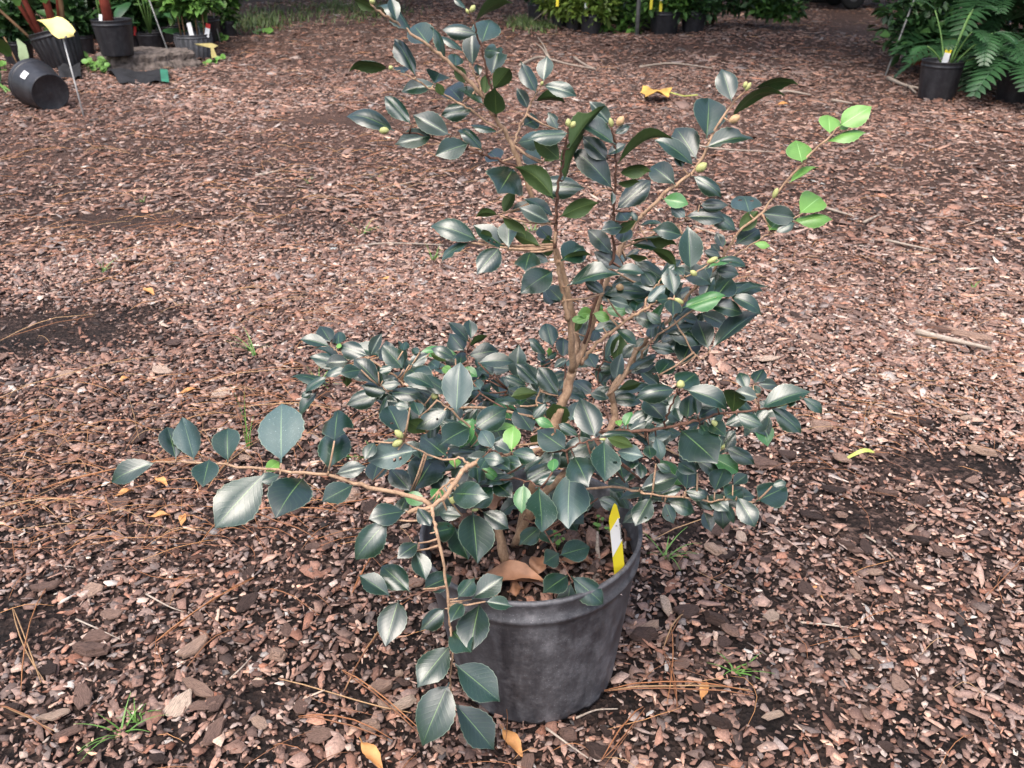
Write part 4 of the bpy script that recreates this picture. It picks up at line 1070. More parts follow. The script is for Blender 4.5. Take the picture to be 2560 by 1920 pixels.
# dead leaves in the pot and around
def dead_leaf(name, p0, p1, width, lift, mat, label, curl=.35, group=None, wave=.004, cat='leaf'):
    p0, p1 = Vector(p0), Vector(p1)
    d = p1 - p0; L = d.length; n = 9
    side = d.cross(Vector((0, 0, 1))).normalized()
    upv = side.cross(d).normalized()
    mb = MB(); vv = []
    for i in range(n + 1):
        t_ = i / n
        w = width / 2 * max(.03, math.sin(math.pi * min(.98, .02 + t_ ** .9 * .97)) ** .75)
        c = d * t_ + upv * (lift * math.sin(math.pi * t_))
        for j in (-1, -.5, 0, .5, 1):
            z = abs(j) ** 1.5 * w * curl + wave * math.sin(7 * t_ + 2.2 * j)
            vv.append(c + side * (w * j * (1 + .08 * math.sin(23 * t_ + j))) + upv * z)
    m = len(vv)
    vv += [v - upv * .0007 for v in vv]
    ff = []
    for i in range(n):
        for j in range(4):
            a = i * 5 + j
            ff += [(a, a + 1, a + 6, a + 5), (m + a, m + a + 5, m + a + 6, m + a + 1)]
    mb.add(vv, ff)
    mb.tube([d * .0 - d * .14 + upv * .002, d * .02, d * .98 + upv * .0012], [.0007, .0008, .0003], 5)
    o = mb.build(name, MATS[mat], None, loc=p0)
    tag(o, label, cat, group)
    return o
def zs(c, x, y, z): return at_z(*P(c, x, y), z)
sz = SOILZ + .012
dead_leaf('dead_leaf', zs('M', 330, 925, sz + .004), zs('M', 930, 960, sz + .010), .032, .008, 'dry_leaf_brown', 'large curled brown dead leaf on the soil in the camellia pot', .55)
dead_leaf('dead_leaf', zs('M', 830, 900, sz + .006), zs('M', 880, 730, sz + .016), .022, .006, 'dry_leaf_brown', 'small upright brown dead leaf behind the large one in the pot', .5)
dead_leaf('dead_leaf', zs('M', 1050, 760, sz + .008), zs('M', 1310, 800, sz + .004), .034, .010, 'dry_leaf_brown', 'brown dead leaf with a pale spot under the low sprig in the pot', .3)
dead_leaf('dead_leaf', zs('b4', 710, 850, sz + .03), zs('b4', 840, 770, sz + .045), .040, .004, 'dry_leaf_brown', 'pale brown dead leaf leaning below the white label', .2)
dead_leaf('dead_leaf', zs('M', 600, 1040, sz + .002), zs('M', 720, 1010, sz + .004), .022, .004, 'dry_leaf_brown', 'flat brown dead leaf pressed against the front rim of the pot', .2)
mb = MB()
q0, q1 = rpt('M', 1385, 840, .90), rpt('M', 1362, 515, .945)
mb.tube([Vector((0, 0, 0)), (q1 - q0) * .5 + Vector((-.002, 0, .001)), q1 - q0], [.0024, .003, .0014], 6)
tag(mb.build('wood_splinter', MATS['dead_wood'], None, loc=q0), 'pale splinter of wood lying on the soil beside the yellow tag', 'twig')
# tiny seedlings in the pot
for i, (x, y, lab) in enumerate([(1010, 630, 'tiny round-leaved seedlings in the pot below the low sprig'), (1385, 490, 'tiny round-leaved seedlings in the pot beside the yellow tag')]):
    c0 = zs('M', x, y, sz); mb = MB()
    for k in range(9):
        b_ = Vector((rnd.gauss(0, .006), rnd.gauss(0, .007), 0)); tp = b_ + Vector((rnd.gauss(0, .002), rnd.gauss(0, .002), rnd.uniform(.008, .014)))
        mb.tube([b_, tp], .0004, 4)
        r_ = rnd.uniform(.0022, .0034); s_ = Vector((1, 0, rnd.uniform(-.3, .3))).normalized(); f_ = Vector((0, 1, rnd.uniform(.1, .5))).normalized()
        mb.add([tp] + [tp + (s_ * math.cos(a) + f_ * math.sin(a)) * r_ for a in np.linspace(0, 2 * math.pi, 9)[:-1]], [(0, 1 + j, 1 + (j + 1) % 8) for j in range(8)])
    tag(mb.build('seedling', MATS['leaf_weed'], None, loc=c0), lab, 'seedling')

GL = .012
def gl(px, py, z=GL): return at_z(px, py, z)
for (a, b, w, mat, lab) in [
    ((1258, 1823), (1305, 1892), .017, 'dry_leaf_orange', 'orange lance-shaped dry leaf just in front of the pot base'),
    ((905, 1855), (955, 1925), .017, 'dry_leaf_orange', 'orange dry leaf at the bottom edge left of the pot'),
    ((290, 1240), (335, 1226), .012, 'dry_leaf_orange', 'small tan dry leaf lying below the tip of the long left branch'),
    ((390, 1195), (418, 1215), .014, 'dry_leaf_orange', 'curled orange dry leaf below the long left branch'),
    ((375, 1292), (425, 1288), .012, 'dry_leaf_orange', 'orange dry leaf lying flat among needles left of the pot'),
    ((455, 1312), (460, 1285), .012, 'dry_leaf_orange', 'upright-looking orange leaf sliver left of the pot'),
    ((300, 955), (325, 943), .014, 'dry_leaf_orange', 'tan dry leaf above the tip of the long left branch'),
    ((445, 985), (500, 972), .012, 'dry_leaf_orange', 'thin orange leaf above the pale large camellia leaf'),
    ((2010, 1455), (2060, 1500), .010, 'dry_leaf_orange', 'orange strip of dry leaf right of the pot near a white splinter'),
    ((1755, 1745), (1765, 1705), .012, 'dry_leaf_orange', 'small upright orange leaf right of the pot base'),
    ((360, 720), (385, 738), .020, 'dry_leaf_orange', 'small orange leaf in the left middle of the yard'),
    ((950, 697), (990, 700), .014, 'dry_leaf_orange', 'orange leaf scrap in the yard left of the tall stems'),
    ((2490, 1240), (2525, 1275), .020, 'dry_leaf_brown', 'pale tan leaf at the right edge of the yard'),
    ((1945, 262), (1975, 262), .06, 'dry_leaf_orange', 'orange leaf scrap beyond the bright green shoot')]:
    dead_leaf('dry_leaf', gl(*a), gl(*b), w, .004, mat, lab, .3, wave=.002)

# the yellow lobed leaf further back
c0 = gl(1640, 243, .02); m_ = mpp(c0); mb = MB(); k = 22; ring = []
for i in range(k):
    an = 2 * math.pi * i / k
    rr_ = (.066 + .030 * abs(math.sin(2.5 * an + .6))) * rnd.uniform(.9, 1.1)
    ring.append((rr_ * math.cos(an), rr_ * 1.25 * math.sin(an), .016 * math.sin(3 * an + .5) + .03 + rnd.uniform(-.008, .012)))
mb.add([(0, 0, .03)] + ring, [(0, 1 + i, 1 + (i + 1) % k) for i in range(k)])
mb.add([(x, y, z - .002) for x, y, z in [(0, 0, .03)] + ring], [(0, 1 + (i + 1) % k, 1 + i) for i in range(k)])
yl = mb.build('fallen_leaf', MATS['dry_leaf_yellow'], None, loc=c0)
tag(yl, 'curled yellow lobed leaf with long stalk lying on the far mulch', 'leaf')
mb = MB(); mb.tube([(.07, 0, .03), (.16, -.02, .010), (.24, -.03, .018)], [.004, .0035, .004], 6)
mb.build('leaf_stalk', MATS['dry_blade'], yl)

# single yellow-green blade right of the plant
mb = MB(); p0 = gl(2098, 1155); p1 = gl(2160, 1125, .045); p2 = gl(2200, 1137, .012)
pts = smooth_path([np.array(p0), np.array(p1), np.array(p2)], 5)
strap(mb, [Vector(q) - p0 for q in pts], LEAFW(0, len(pts) - 1, .009), (0, 1, .4))
tag(mb.build('fallen_leaf', MATS['dry_blade'], None, loc=p0), 'arched yellow-green blade lying on mulch right of the camellia', 'leaf')

# grass weeds
def grass_weed(px, py, hgt_px, n, label, lean=0, spread=.6):
    c0 = gl(px, py, .004); m = mpp(c0); mb = MB()
    for i in range(n):
        an = rnd.uniform(0, 6.28); L = hgt_px * m * rnd.uniform(.5, 1.1)
        d = Vector((math.cos(an) * spread + lean, math.sin(an) * spread * .7, rnd.uniform(.6, 1.1)))
        pts = arc((rnd.gauss(0, .003), rnd.gauss(0, .003), 0), d, L, rnd.uniform(.4, 1.4), 5)
        strap(mb, pts, [max(.0005, .0030 * (1 - (j / 5) ** 1.5)) * max(1, m / .0007) ** .4 for j in range(6)], (math.sin(an), -math.cos(an), 0), .3)
    o = mb.build('grass_weed', MATS['leaf_weed'], None, loc=c0)
    tag(o, label, 'weed', 'small grass weeds in the mulch')
grass_weed(305, 1840, 130, 9, 'wispy green grass weed in the lower left foreground', 0, .7)
grass_weed(345, 1800, 70, 8, 'short tuft of grass just right of the wispy weed, lower left')
grass_weed(625, 1120, 175, 4, 'tall thin grass blades rising beside the large pale leaf on the left branch', .05, .12)
grass_weed(635, 890, 90, 8, 'pale feathery weed left of the low back leaves')
grass_weed(905, 590, 60, 9, 'small grass tuft left of the tall stems, mid yard')
grass_weed(1085, 655, 50, 10, 'small grass tuft nearest the leaves of the tall left stem')
grass_weed(260, 680, 60, 5, 'thin grass sprout on the far left of the yard', .4)
grass_weed(358, 510, 36, 6, 'tiny green sprout far left before the needle band')
grass_weed(770, 462, 30, 8, 'tiny pale sprout in the middle left distance')
grass_weed(940, 455, 40, 4, 'tiny upright sprout in the middle distance')
grass_weed(1840, 1680, 90, 9, 'flat green grass weed right of the pot', .2, 1.1)
grass_weed(1665, 1400, 110, 12, 'dry wiry grass close against the right side of the pot', 0, .7)
grass_weed(930, 1145, 110, 9, 'yellowish grass stems between the left bud twig and the long branch', -.2, 1.0)
grass_weed(1330, 590, 60, 9, 'pale grass tuft seen behind the dark front stem')
grass_weed(2435, 720, 30, 5, 'tiny sprout in the right distance')
grass_weed(1430, 480, 40, 8, 'blurred green sprout behind the second dark stem')
grass_weed(800, 965, 60, 6, 'pale yellow sprout under the low left back branch', .2)

# dead twigs on the ground
def twig(pts, r0, label, sub=()):
    W = [gl(*q[:2], q[2] if len(q) > 2 else .016) for q in pts]; c0 = W[0]; mb = MB()
    sm = smooth_path([np.array(w - c0) for w in W], 4)
    mb.tube([Vector(q) for q in sm], [r0 * (1 - .55 * i / (len(sm) - 1)) for i in range(len(sm))], 6)
    for a in sub:
        V_ = [gl(*q[:2], q[2] if len(q) > 2 else .016) - c0 for q in a]
        s2 = smooth_path([np.array(v) for v in V_], 3)
        mb.tube([Vector(q) for q in s2], [r0 * .7 * (1 - .5 * i / (len(s2) - 1)) for i in range(len(s2))], 5)
    tag(mb.build('twig', MATS['dead_wood'], None, loc=c0), label, 'twig')
twig([(1300, 163), (1345, 143), (1372, 147), (1420, 160), (1488, 172)], .012, 'long branched dead twig lying behind the top of the camellia', [[(1374, 147), (1360, 115), (1344, 92)], [(1370, 143), (1355, 120), (1338, 107)]])
twig([(1435, 143), (1460, 160), (1490, 173)], .010, 'short dead twig crossing the end of the long branched one')
twig([(1600, 167), (1680, 158), (1780, 170)], .009, 'thin dead twig before the far pots')
twig([(2220, 195), (2260, 212), (2305, 222)], .014, 'bent dead twig left of the right-hand black pot', [[(2270, 214), (2290, 232)]])
twig([(1950, 230), (1975, 228), (2026, 237)], .010, 'thin dead twig in the right distance')
twig([(2080, 250), (2130, 258)], .009, 'short thin twig in the right distance nearer the pots')
twig([(1735, 362), (1800, 372), (1940, 380)], .005, 'dead twig crossing behind the upper right shoot')
twig([(2065, 520), (2135, 540)], .006, 'short pale twig right of the bright green shoot')
twig([(2160, 555), (2200, 536)], .006, 'small slanting twig right of the bright shoot')
twig([(2215, 600), (2330, 625)], .005, 'long pale twig in the right middle of the yard')
twig([(2290, 828), (2360, 845), (2480, 872)], .010, 'thick weathered twig at the middle right')
twig([(2160, 1337), (2210, 1370), (2260, 1420)], .0022, 'dark crooked twig in the right foreground')
twig([(2000, 1556), (2070, 1562), (2145, 1573)], .0020, 'pale straight twig in the right foreground')
twig([(1365, 1820), (1420, 1860), (1470, 1895)], .0018, 'pale twig in front of the pot')
twig([(1440, 1795), (1490, 1775), (1545, 1772)], .0016, 'pale thin twig touching the pot base')
twig([(365, 1485), (420, 1515), (460, 1530)], .0016, 'white thin twig in the left foreground')
twig([(575, 1697), (605, 1668), (630, 1640)], .0016, 'short white twig between the left foreground chips')
twig([(190, 1548), (240, 1570), (300, 1598)], .0016, 'tan twig over the chips at lower left')
twig([(640, 440), (705, 425)], .008, 'pale stick in the left middle distance')
twig([(955, 473), (1010, 460), (1040, 452)], .006, 'pale twig behind the left leaves of the tall stem')
twig([(880, 620), (960, 608), (1110, 612)], .0045, 'long pale twig left of the tall stems')
twig([(1735, 565), (1800, 590)], .005, 'pale twig behind the upright right-hand leaves')

# ------------------------------------------------------------------ background plants
def leaf_cloud(n, centers, radii, size, flat=.5, seed=0):
    r = np.random.default_rng(seed)
    k = r.integers(0, len(centers), n)
    C_ = np.array(centers)[k]; Rr = np.array(radii)[k]
    u = r.normal(size=(n, 3)); u /= np.linalg.norm(u, axis=1)[:, None]
    rad = r.random(n) ** .45
    p = C_ + u * Rr * rad[:, None]
    d = u * np.array([1, 1, .6]) + r.normal(0, .6, (n, 3)); d /= np.linalg.norm(d, axis=1)[:, None]
    up = r.normal(0, flat, (n, 3)) + np.array([0, 0, 1.0])
    s = np.cross(d, up); s /= np.linalg.norm(s, axis=1)[:, None]
    nn = np.cross(s, d)
    L = size * r.uniform(.6, 1.3, n)[:, None]; w = L * .27
    v = np.stack([p, p + d * L * .45 + s * w + nn * L * .06, p + d * L - nn * L * .12, p + d * L * .45 - s * w + nn * L * .06], 1).reshape(-1, 3)
    b = (np.arange(n) * 4)[:, None]
    f = np.concatenate([b + np.array([[0, 1, 2]]), b + np.array([[0, 2, 3]])])
    tone = np.repeat(np.clip(r.normal(.45, .25, n), 0, 1), 4)[:, None] * np.ones(3)
    return v, f, tone
def foliage(parent, name, n, centers, radii, size, mat, seed, flat=.5):
    v, f, t_ = leaf_cloud(n, centers, radii, size, flat, seed)
    o = link(name, fast_mesh(name, v, [f], t_, MATS[mat]), parent)
    o['kind'] = 'stuff'
    return o

def nursery_pot(parent, rt, rb, h, mat='pot_plastic', ribs=0, rot=None, loc=(0, 0, 0), seg=48):
    mb = MB()
    pr = pot_profile(h, rt, rb)
    wb = (lambda an, i, z: 1 + (.05 * (1 if math.sin(ribs * an + .3) > 0 else -.4) if i in (3, 4) else 0)) if ribs else None
    mb.lathe(pr, ribs * 4 if ribs else seg, wob=wb)
    # extra shoulder rings so ribs stay on the wall
    M_ = rot or Matrix.Identity(3)
    mb.v = [tuple(M_ @ Vector(v)) for v in mb.v]
    p = mb.build('pot', MATS[mat], parent, loc=loc)
    mb = MB(); k = 24
    mb.add([M_ @ Vector((0, 0, h * .84))] + [M_ @ Vector((rt * .93 * math.cos(2 * math.pi * i / k), rt * .93 * math.sin(2 * math.pi * i / k), h * .83 + rnd.uniform(-.006, .006))) for i in range(k)], [(0, 1 + i, 1 + (i + 1) % k) for i in range(k)])
    mb.build('soil', MATS['pot_soil'], p)
    return p

def pot_at(px, base_y, rim_w, hf=1.72, z=0.0, taper=.78):
    """front foot of the pot at a photo pixel, rim width in photo px"""
    f = at_z(px, base_y, z); m = mpp(f)
    rt = rim_w * m / 2 * .99; rb = rt * taper
    return Vector((f.x, f.y + rb, z)), rt, rb, rt * hf, m

def add_tag(parent_loc, lx, ly, z, h, mats, label, name='plant_tag', tilt=.1, w=.022):
    """small upright label: lower colour, upper colour"""
    e = empty(name, Vector(parent_loc) + Vector((lx, ly, z)), label, 'plant tag', 'plant tags in the background pots', (R(-8), tilt, 0))
    mb = MB(); mb.box((0, 0, h * .33), (w, .0015, h * .66)); mb.build('blade', MATS[mats[0]], e, smooth=False)
    mb = MB(); mb.box((0, 0, h * .66 + h * .17), (w, .0015, h * .34)); mb.build('tip', MATS[mats[1]], e, smooth=False)

def broad_leaf(parent, name, pts, width, side, mat, fold=.2):
    mb = MB(); strap(mb, pts, LEAFW(0, len(pts) - 1, width), side, fold)
    o = mb.build(name, MATS[mat], parent); return o

# --- left group -----------------------------------------------------
# ribbed pot with canna
loc, rt, rb, h, m = pot_at(150, 176, 116, 1.62)
e = empty('potted_canna', loc, 'canna with thick red stalks in a leaning ribbed black pot at the left', 'potted plant')
rot = Matrix.Rotation(R(-13), 3, 'Y')
nursery_pot(e, rt, rb, h, 'pot_plastic', 26, rot)
for i, (dx, dy, lx, ly, L, r_, mat) in enumerate([(-.10, .0, -.32, .0, .75, .017, 'stalk_red'), (-.06, -.05, -.22, .0, .8, .020, 'stalk_red'), (.0, .0, -.10, .1, .8, .016, 'stalk_red'), (.04, -.04, -.06, .0, .8, .022, 'stalk_red'), (.07, .02, .03, .1, .8, .017, 'stalk_tan'), (-.14, -.02, -.62, -.05, .7, .010, 'stalk_tan'), (.02, .06, .08, .1, .8, .018, 'stalk_red')]):
    b_ = rot @ Vector((dx, dy, h * .8)); mb = MB()
    mb.tube([b_, b_ + Vector((lx * .5, ly * .5, L * .5)), b_ + Vector((lx, ly, L))], [r_, r_ * .95, r_ * .8], 8)
    mb.build('stalk', MATS[mat], e)
for (x0, z0, dx, dz, L, w, dr) in [(-.12, .46, .10, .9, .30, .10, 1.5), (.06, .44, .35, .9, .36, .13, .9), (-.25, .50, -.3, .9, .3, .10, 1.8), (-.03, .62, .2, .6, .4, .14, 1.0), (-.2, .62, .05, 1, .4, .13, 1)]:
    broad_leaf(e, 'leaf', arc(rot @ Vector((x0, -.07, z0)), (dx, -.25, dz), L, dr, 7), w, (1, .2, 0), 'leaf_canna')
# fallen pale leaf in front of the ribbed pot
p0 = gl(62, 158, .05); mb = MB(); strap(mb, [Vector((0, 0, 0)), Vector((.008, 0, .05)), Vector((0, .02, .11)), Vector((-.03, .03, .16))], [.05, .075, .06, .012], (1, 0, 0), .2)
tag(mb.build('pale_leaf', MATS['leaf_pale'], None, loc=p0), 'pale whitish green leaf hanging before the ribbed pot', 'leaf')

for (px, by, w, hf, lab) in [(38, 166, 78, 1.5, 'black pot half hidden left of the ribbed canna pot'), (195, 140, 70, 1.35, 'black pot in the shade behind the yellow sign'), (330, 130, 66, 1.4, 'dark pot in the gap behind the pot on the stump')]:
    loc, rt, rb, h, m = pot_at(px, by, w, hf)
    e = empty('nursery_pot', loc, lab, 'pot', 'black nursery pots on the left')
    nursery_pot(e, rt, rb, h, 'pot_plastic')
    foliage(e, 'foliage', 260, [(0, 0, h + .12)], [(rt * .8, rt * .8, .14)], .09, 'foliage_dark', int(px))

# tree stump and pot on it
st = at_z(330, 182); mb = MB()
SW, SD_, SHT = .33, .26, .115
def swob(an, i, z): return 1 + .10 * math.sin(3 * an + 1) + .06 * math.sin(7 * an + 2) + .035 * math.sin(17 * an + i) + (.05 if i < 2 else 0)
mb.lathe([(1.06, -.01), (1.04, .25), (.98, .55), (1.0, .86), (.95, 1.0), (.55, 1.03), (.02, 1.04)], 64, wob=swob)
mb.v = [(x * SW, y * SD_, z * SHT + rnd.uniform(-.004, .004)) for x, y, z in mb.v]
sloc = Vector((st.x, st.y + SD_ * 1.0, 0))
tag(mb.build('tree_stump', MATS['stump_wood'], None, loc=sloc, smooth=False), 'low rough grey tree stump carrying a black pot at the left', 'stump')
loc, rt, rb, h, m = pot_at(280, 142, 99, 1.72, SHT + .006)
e = empty('potted_canna', loc, 'black pot with a single thick red stalk standing on the tree stump', 'potted plant')
nursery_pot(e, rt, rb, h, 'pot_plastic')
mb = MB(); mb.tube([(-.02, 0, h * .8), (-.025, 0, h + .2), (-.03, 0, h + .6)], [.036, .034, .03], 10); mb.build('stalk', MATS['stalk_red'], e)
mb = MB(); mb.tube([(-.07, 0, h * .8), (-.08, 0, h + .3)], [.008, .007], 6); mb.build('stem', MATS['stalk_green'], e)
for (x0, z0, dx, L, w, dr) in [(-.08, .30, -.25, .25, .12, 1.5), (-.06, .36, .5, .3, .12, 1.2)]:
    broad_leaf(e, 'leaf', arc((x0, -.05, h + z0), (dx, -.2, .6), L, dr, 6), w, (.2, 1, 0), 'leaf_canna')
add_tag(loc, -.065, -.03, h * .84, .07, ('tag_white', 'tag_white'), 'white tag beside the red stalk in the pot on the stump')

# broad-leaved plant
loc, rt, rb, h, m = pot_at(374, 134, 72, 1.35)
e = empty('potted_hydrangea', loc, 'big dark broad-leaved plant in a squat black pot behind the stump', 'potted plant')
nursery_pot(e, rt, rb, h, 'pot_plastic')
r9 = random.Random(4)
for i in range(34):
    an = r9.uniform(0, 6.28); zz = h + r9.uniform(.0, .26); ro = r9.uniform(.05, .26)
    b_ = Vector((math.cos(an) * ro + .02, math.sin(an) * ro * .7, zz))
    L = r9.uniform(.16, .27)
    broad_leaf(e, 'leaf', arc(b_, (math.cos(an), math.sin(an) - .3, .35), L, r9.uniform(.7, 1.6), 6), L * .55, (-math.sin(an), math.cos(an), .1), 'leaf_broad', .25)
for i in range(4):
    mb = MB(); an = i * 1.6; mb.tube([(0, 0, h * .8), (math.cos(an) * .1, math.sin(an) * .1, h + .5)], [.008, .005], 6); mb.build('stem', MATS['stalk_green'], e)
add_tag(loc, -rt * .95, -.04, h * .84, .07, ('tag_red', 'tag_red'), 'red tag in the squat pot behind the stump')
foliage(e, 'foliage', 420, [(.22, .1, h + .22), (-.2, .2, h + .2), (.3, .2, h + .3)], [(.25, .2, .14)] * 3, .10, 'foliage_mid', 3)

# grey half pot with saplings, and the small pots behind
loc, rt, rb, h, m = pot_at(478, 150, 94, 1.25, 0, .86)
e = empty('potted_sapling', loc, 'faded grey pot with thin saplings and tags at the left group edge', 'potted plant')
nursery_pot(e, rt, rb, h, 'pot_plastic_grey', 22)
for i, (dx, dy, L) in enumerate([(-.05, -.03, .22), (.03, .02, .26), (.09, 0, .2), (-.10, .03, .25)]):
    mb = MB(); mb.tube([(dx, dy, h * .8), (dx * 1.1, dy, h + L)], [.006, .004], 6); mb.build('stem', MATS['stalk_tan'], e)
foliage(e, 'foliage', 420, [(-.07, -.03, h + .22), (.08, 0, h + .22), (0, .05, h + .30)], [(.12, .1, .07)] * 3, .10, 'foliage_mid', 8, .4)
add_tag(loc, .03, -rt * .75, h * .9, .105, ('tag_white', 'tag_white'), 'left white tag in the faded grey pot', tilt=-.15, w=.034)
add_tag(loc, rt * .86, -rt * .4, h * .88, .10, ('tag_white', 'tag_red'), 'white tag with a red head at the right of the faded grey pot', tilt=.25, w=.034)
for (px, by, w, hf, fol, cl, lab) in [(500, 110, 92, 1.3, 'foliage_mid', .2, 'small black pot of light green saplings behind the faded grey pot'), (568, 92, 46, 1.6, 'foliage_mid', .12, 'farthest small black pot at the end of the left group'), (430, 108, 60, 1.4, 'foliage_yellow', .3, 'black pot of variegated shrub behind the faded grey pot')]:
    loc2, rt2, rb2, h2, m2 = pot_at(px, by, w, hf)
    e = empty('potted_shrub', loc2, lab, 'potted plant', 'potted shrubs of the left group')
    nursery_pot(e, rt2, rb2, h2, 'pot_plastic')
    mb = MB(); mb.tube([(0, 0, h2 * .8), (.01, 0, h2 + .2)], [.01, .006], 6); mb.build('stem', MATS['stalk_tan'], e)
    foliage(e, 'foliage', 520, [(.02, 0, h2 + cl), (-.08, .03, h2 + cl + .12), (.1, 0, h2 + cl + .16)], [(rt2 * .9, rt2 * .8, .14)] * 3, .085, fol, int(px) + 1)
# yellow rag-like tags behind grey pot
mb = MB(); c0 = at_z(520, 128, .09)
mb.add([(-.12, 0, .07), (.05, 0, .075), (.11, 0, .05), (.06, 0, .03), (.08, .0, -.05), (.02, .01, -.07), (.03, 0, .03), (-.11, .01, .055)], [(0, 1, 6, 7), (1, 2, 3, 6), (6, 3, 4, 5)])
mb.add([(x, y + .004, z) for x, y, z in mb.v[:8]], [(7, 6, 1, 0), (6, 3, 2, 1), (5, 4, 3, 6)])
tag(mb.build('yellow_sign', MATS['sign_pale'], None, loc=c0, smooth=False, scale=(.75, .75, .75)), 'crumpled pale yellow sign hanging behind the faded grey pot', 'sign')

# dark evergreen backdrop of the left group: two shrubs
for (x, y, r_, hh, lab, sd_) in [(-4.7, 8.2, .75, 1.5, 'dark evergreen shrub behind the canna pots at the far left', 5), (-3.62, 8.8, .55, 1.4, 'dark evergreen shrub behind the broad-leaved potted plant', 6)]:
    e = empty('evergreen_shrub', (x, y, 0), lab, 'shrub')
    foliage(e, 'crown', 3200, [(0, 0, .35), (-.4, 0, .7), (.4, .1, .6), (0, 0, 1.0), (.2, -.2, .4)], [(r_, r_ * .7, .42)] * 5, .13, 'foliage_dark', sd_)
    mb = MB(); mb.tube([(0, 0, 0), (.03, 0, hh * .6)], [.05, .02], 8); mb.build('trunk', MATS['trunk_bark'], e)

# leafy plants cut by the left edge
e = empty('leafy_plant', at_z(5, 225), 'leafy green plant cut off by the left edge', 'plant')
r9 = random.Random(8)
for i in range(15):
    L = r9.uniform(.25, .42); dxx = r9.uniform(-.5, .25)
    broad_leaf(e, 'leaf', arc((r9.uniform(-.16, .0), r9.uniform(-.05, .25), r9.uniform(.05, .30)), (dxx, -.3, r9.uniform(.3, 1)), L, r9.uniform(1.0, 2.2), 7), L * .30, (1, .3, 0), 'leaf_canna' if i % 3 else 'leaf_broad')
for i in range(7):
    mb = MB(); mb.tube(arc((-.06 - .02 * i, .03 * i, .0), (r9.uniform(-.2, .6), -.5, .5), .38, 1.1, 5), .007, 5); mb.build('stem', MATS['stalk_green'], e)

# tipped-over pot
c0 = at_z(112, 284); PR = 128 * mpp(c0) / 2 * .93
bdir = Vector((.62, -.62, -.10)).normalized()                    # from the mouth to the foot
hpt = .25; rbp = PR * .76
foot_c = Vector((c0.x + .045, c0.y + .03, rbp + .004)); mouth_c = foot_c - bdir * hpt
q = (mouth_c - foot_c).to_track_quat('Z', 'Y').to_matrix()
e = empty('tipped_pot', (foot_c.x, foot_c.y, 0), 'empty black pot tipped over on its side, foot towards the viewer', 'pot')
mb = MB(); pr_ = [(.001, .004)] + pot_profile(hpt, PR, rbp)
mb.lathe(pr_, 56)
mb.v = [tuple(q @ Vector(v) + foot_c - e.location) for v in mb.v]
zmin = min(v[2] for v in mb.v); mb.v = [(x, y, z - zmin) for x, y, z in mb.v]
tp = mb.build('pot', MATS['pot_plastic'], e)
mb = MB()
# white sticker on the side facing the camera
fr = Vector((-.45, -.55, .70)); axp = -bdir; fr = (fr - axp * fr.dot(axp)).normalized(); sdv = axp.cross(fr)
vv = []
for i in range(4):
    for j in range(4):
        s_ = .085 + .055 * i / 3; an = (-.5 + j / 3) * .36
        rr_ = rbp + (PR - rbp) * (s_ / hpt) * .80 + .004
        vv.append(foot_c - e.location + axp * s_ + (fr * math.cos(an) + sdv * math.sin(an)) * rr_ + Vector((0, 0, -zmin)))
mb.add(vv, [(i * 4 + j, i * 4 + j + 1, i * 4 + j + 5, i * 4 + j + 4) for i in range(3) for j in range(3)])
mb.build('sticker', MATS['tag_white'], tp)

# yellow sign on a stake
b0 = at_z(211, 295); dlt = -.10
tp_ = at_y(158, 97, b0.y + .02)
e = empty('yellow_sign', b0, 'curled yellow plastic sign on a thin pale stake at the left', 'sign')
rel = tp_ - b0; mb = MB(); mb.tube([(0, 0, -.02), rel * .5, rel], .0042, 6); mb.build('stake', MATS['stake_white'], e)
m = mpp(tp_)
def sp_(x, y, d): return at_y(80 + x * .1103, 30 + y * .1103, b0.y + d) - b0
up_e = [sp_(135, 180, .05), sp_(290, 165, .05), sp_(440, 150, .055), sp_(560, 100, .06), (sp_(680, 125, .06)), sp_(810, 210, .05), sp_(920, 330, .03), sp_(985, 430, .02)]
lo_e = [sp_(140, 190, -.02), sp_(240, 250, -.03), sp_(340, 350, -.03), sp_(440, 490, -.02), sp_(520, 550, -.02), sp_(600, 605, -.02), sp_(820, 580, -.01), sp_(960, 545, .0)]
mb = MB(); nn_ = len(up_e); vv = []
for a, b in zip(up_e, lo_e):
    for t_ in (0, .33, .66, 1): vv.append(a.lerp(b, t_) + Vector((0, -.018 * math.sin(math.pi * t_), 0)))
ff = [(i * 4 + j, i * 4 + j + 1, i * 4 + j + 5, i * 4 + j + 4) for i in range(nn_ - 1) for j in range(3)]
M2 = len(vv); mb.add(vv + [v + Vector((0, .002, 0)) for v in vv], ff + [tuple(M2 + k for k in reversed(f)) for f in ff])
plate = mb.build('plate', MATS['sign_yellow'], e)
mb = MB(); mb.box(sp_(765, 560, -.03), (.012, .006, .009)); mb.build('clip', MATS['stake_steel'], e)
mb = MB()                                                         # faint worn print, not legible
for (x, y) in [(530, 515), (560, 512), (590, 512), (620, 512), (645, 508), (810, 470), (840, 468), (870, 466), (900, 462), (815, 495), (845, 492), (875, 490), (905, 486)]:
    mb.box(sp_(x, y, -.036), (.0022, .0006, .0018))
mb.build('print', MATS['sign_print'], plate)

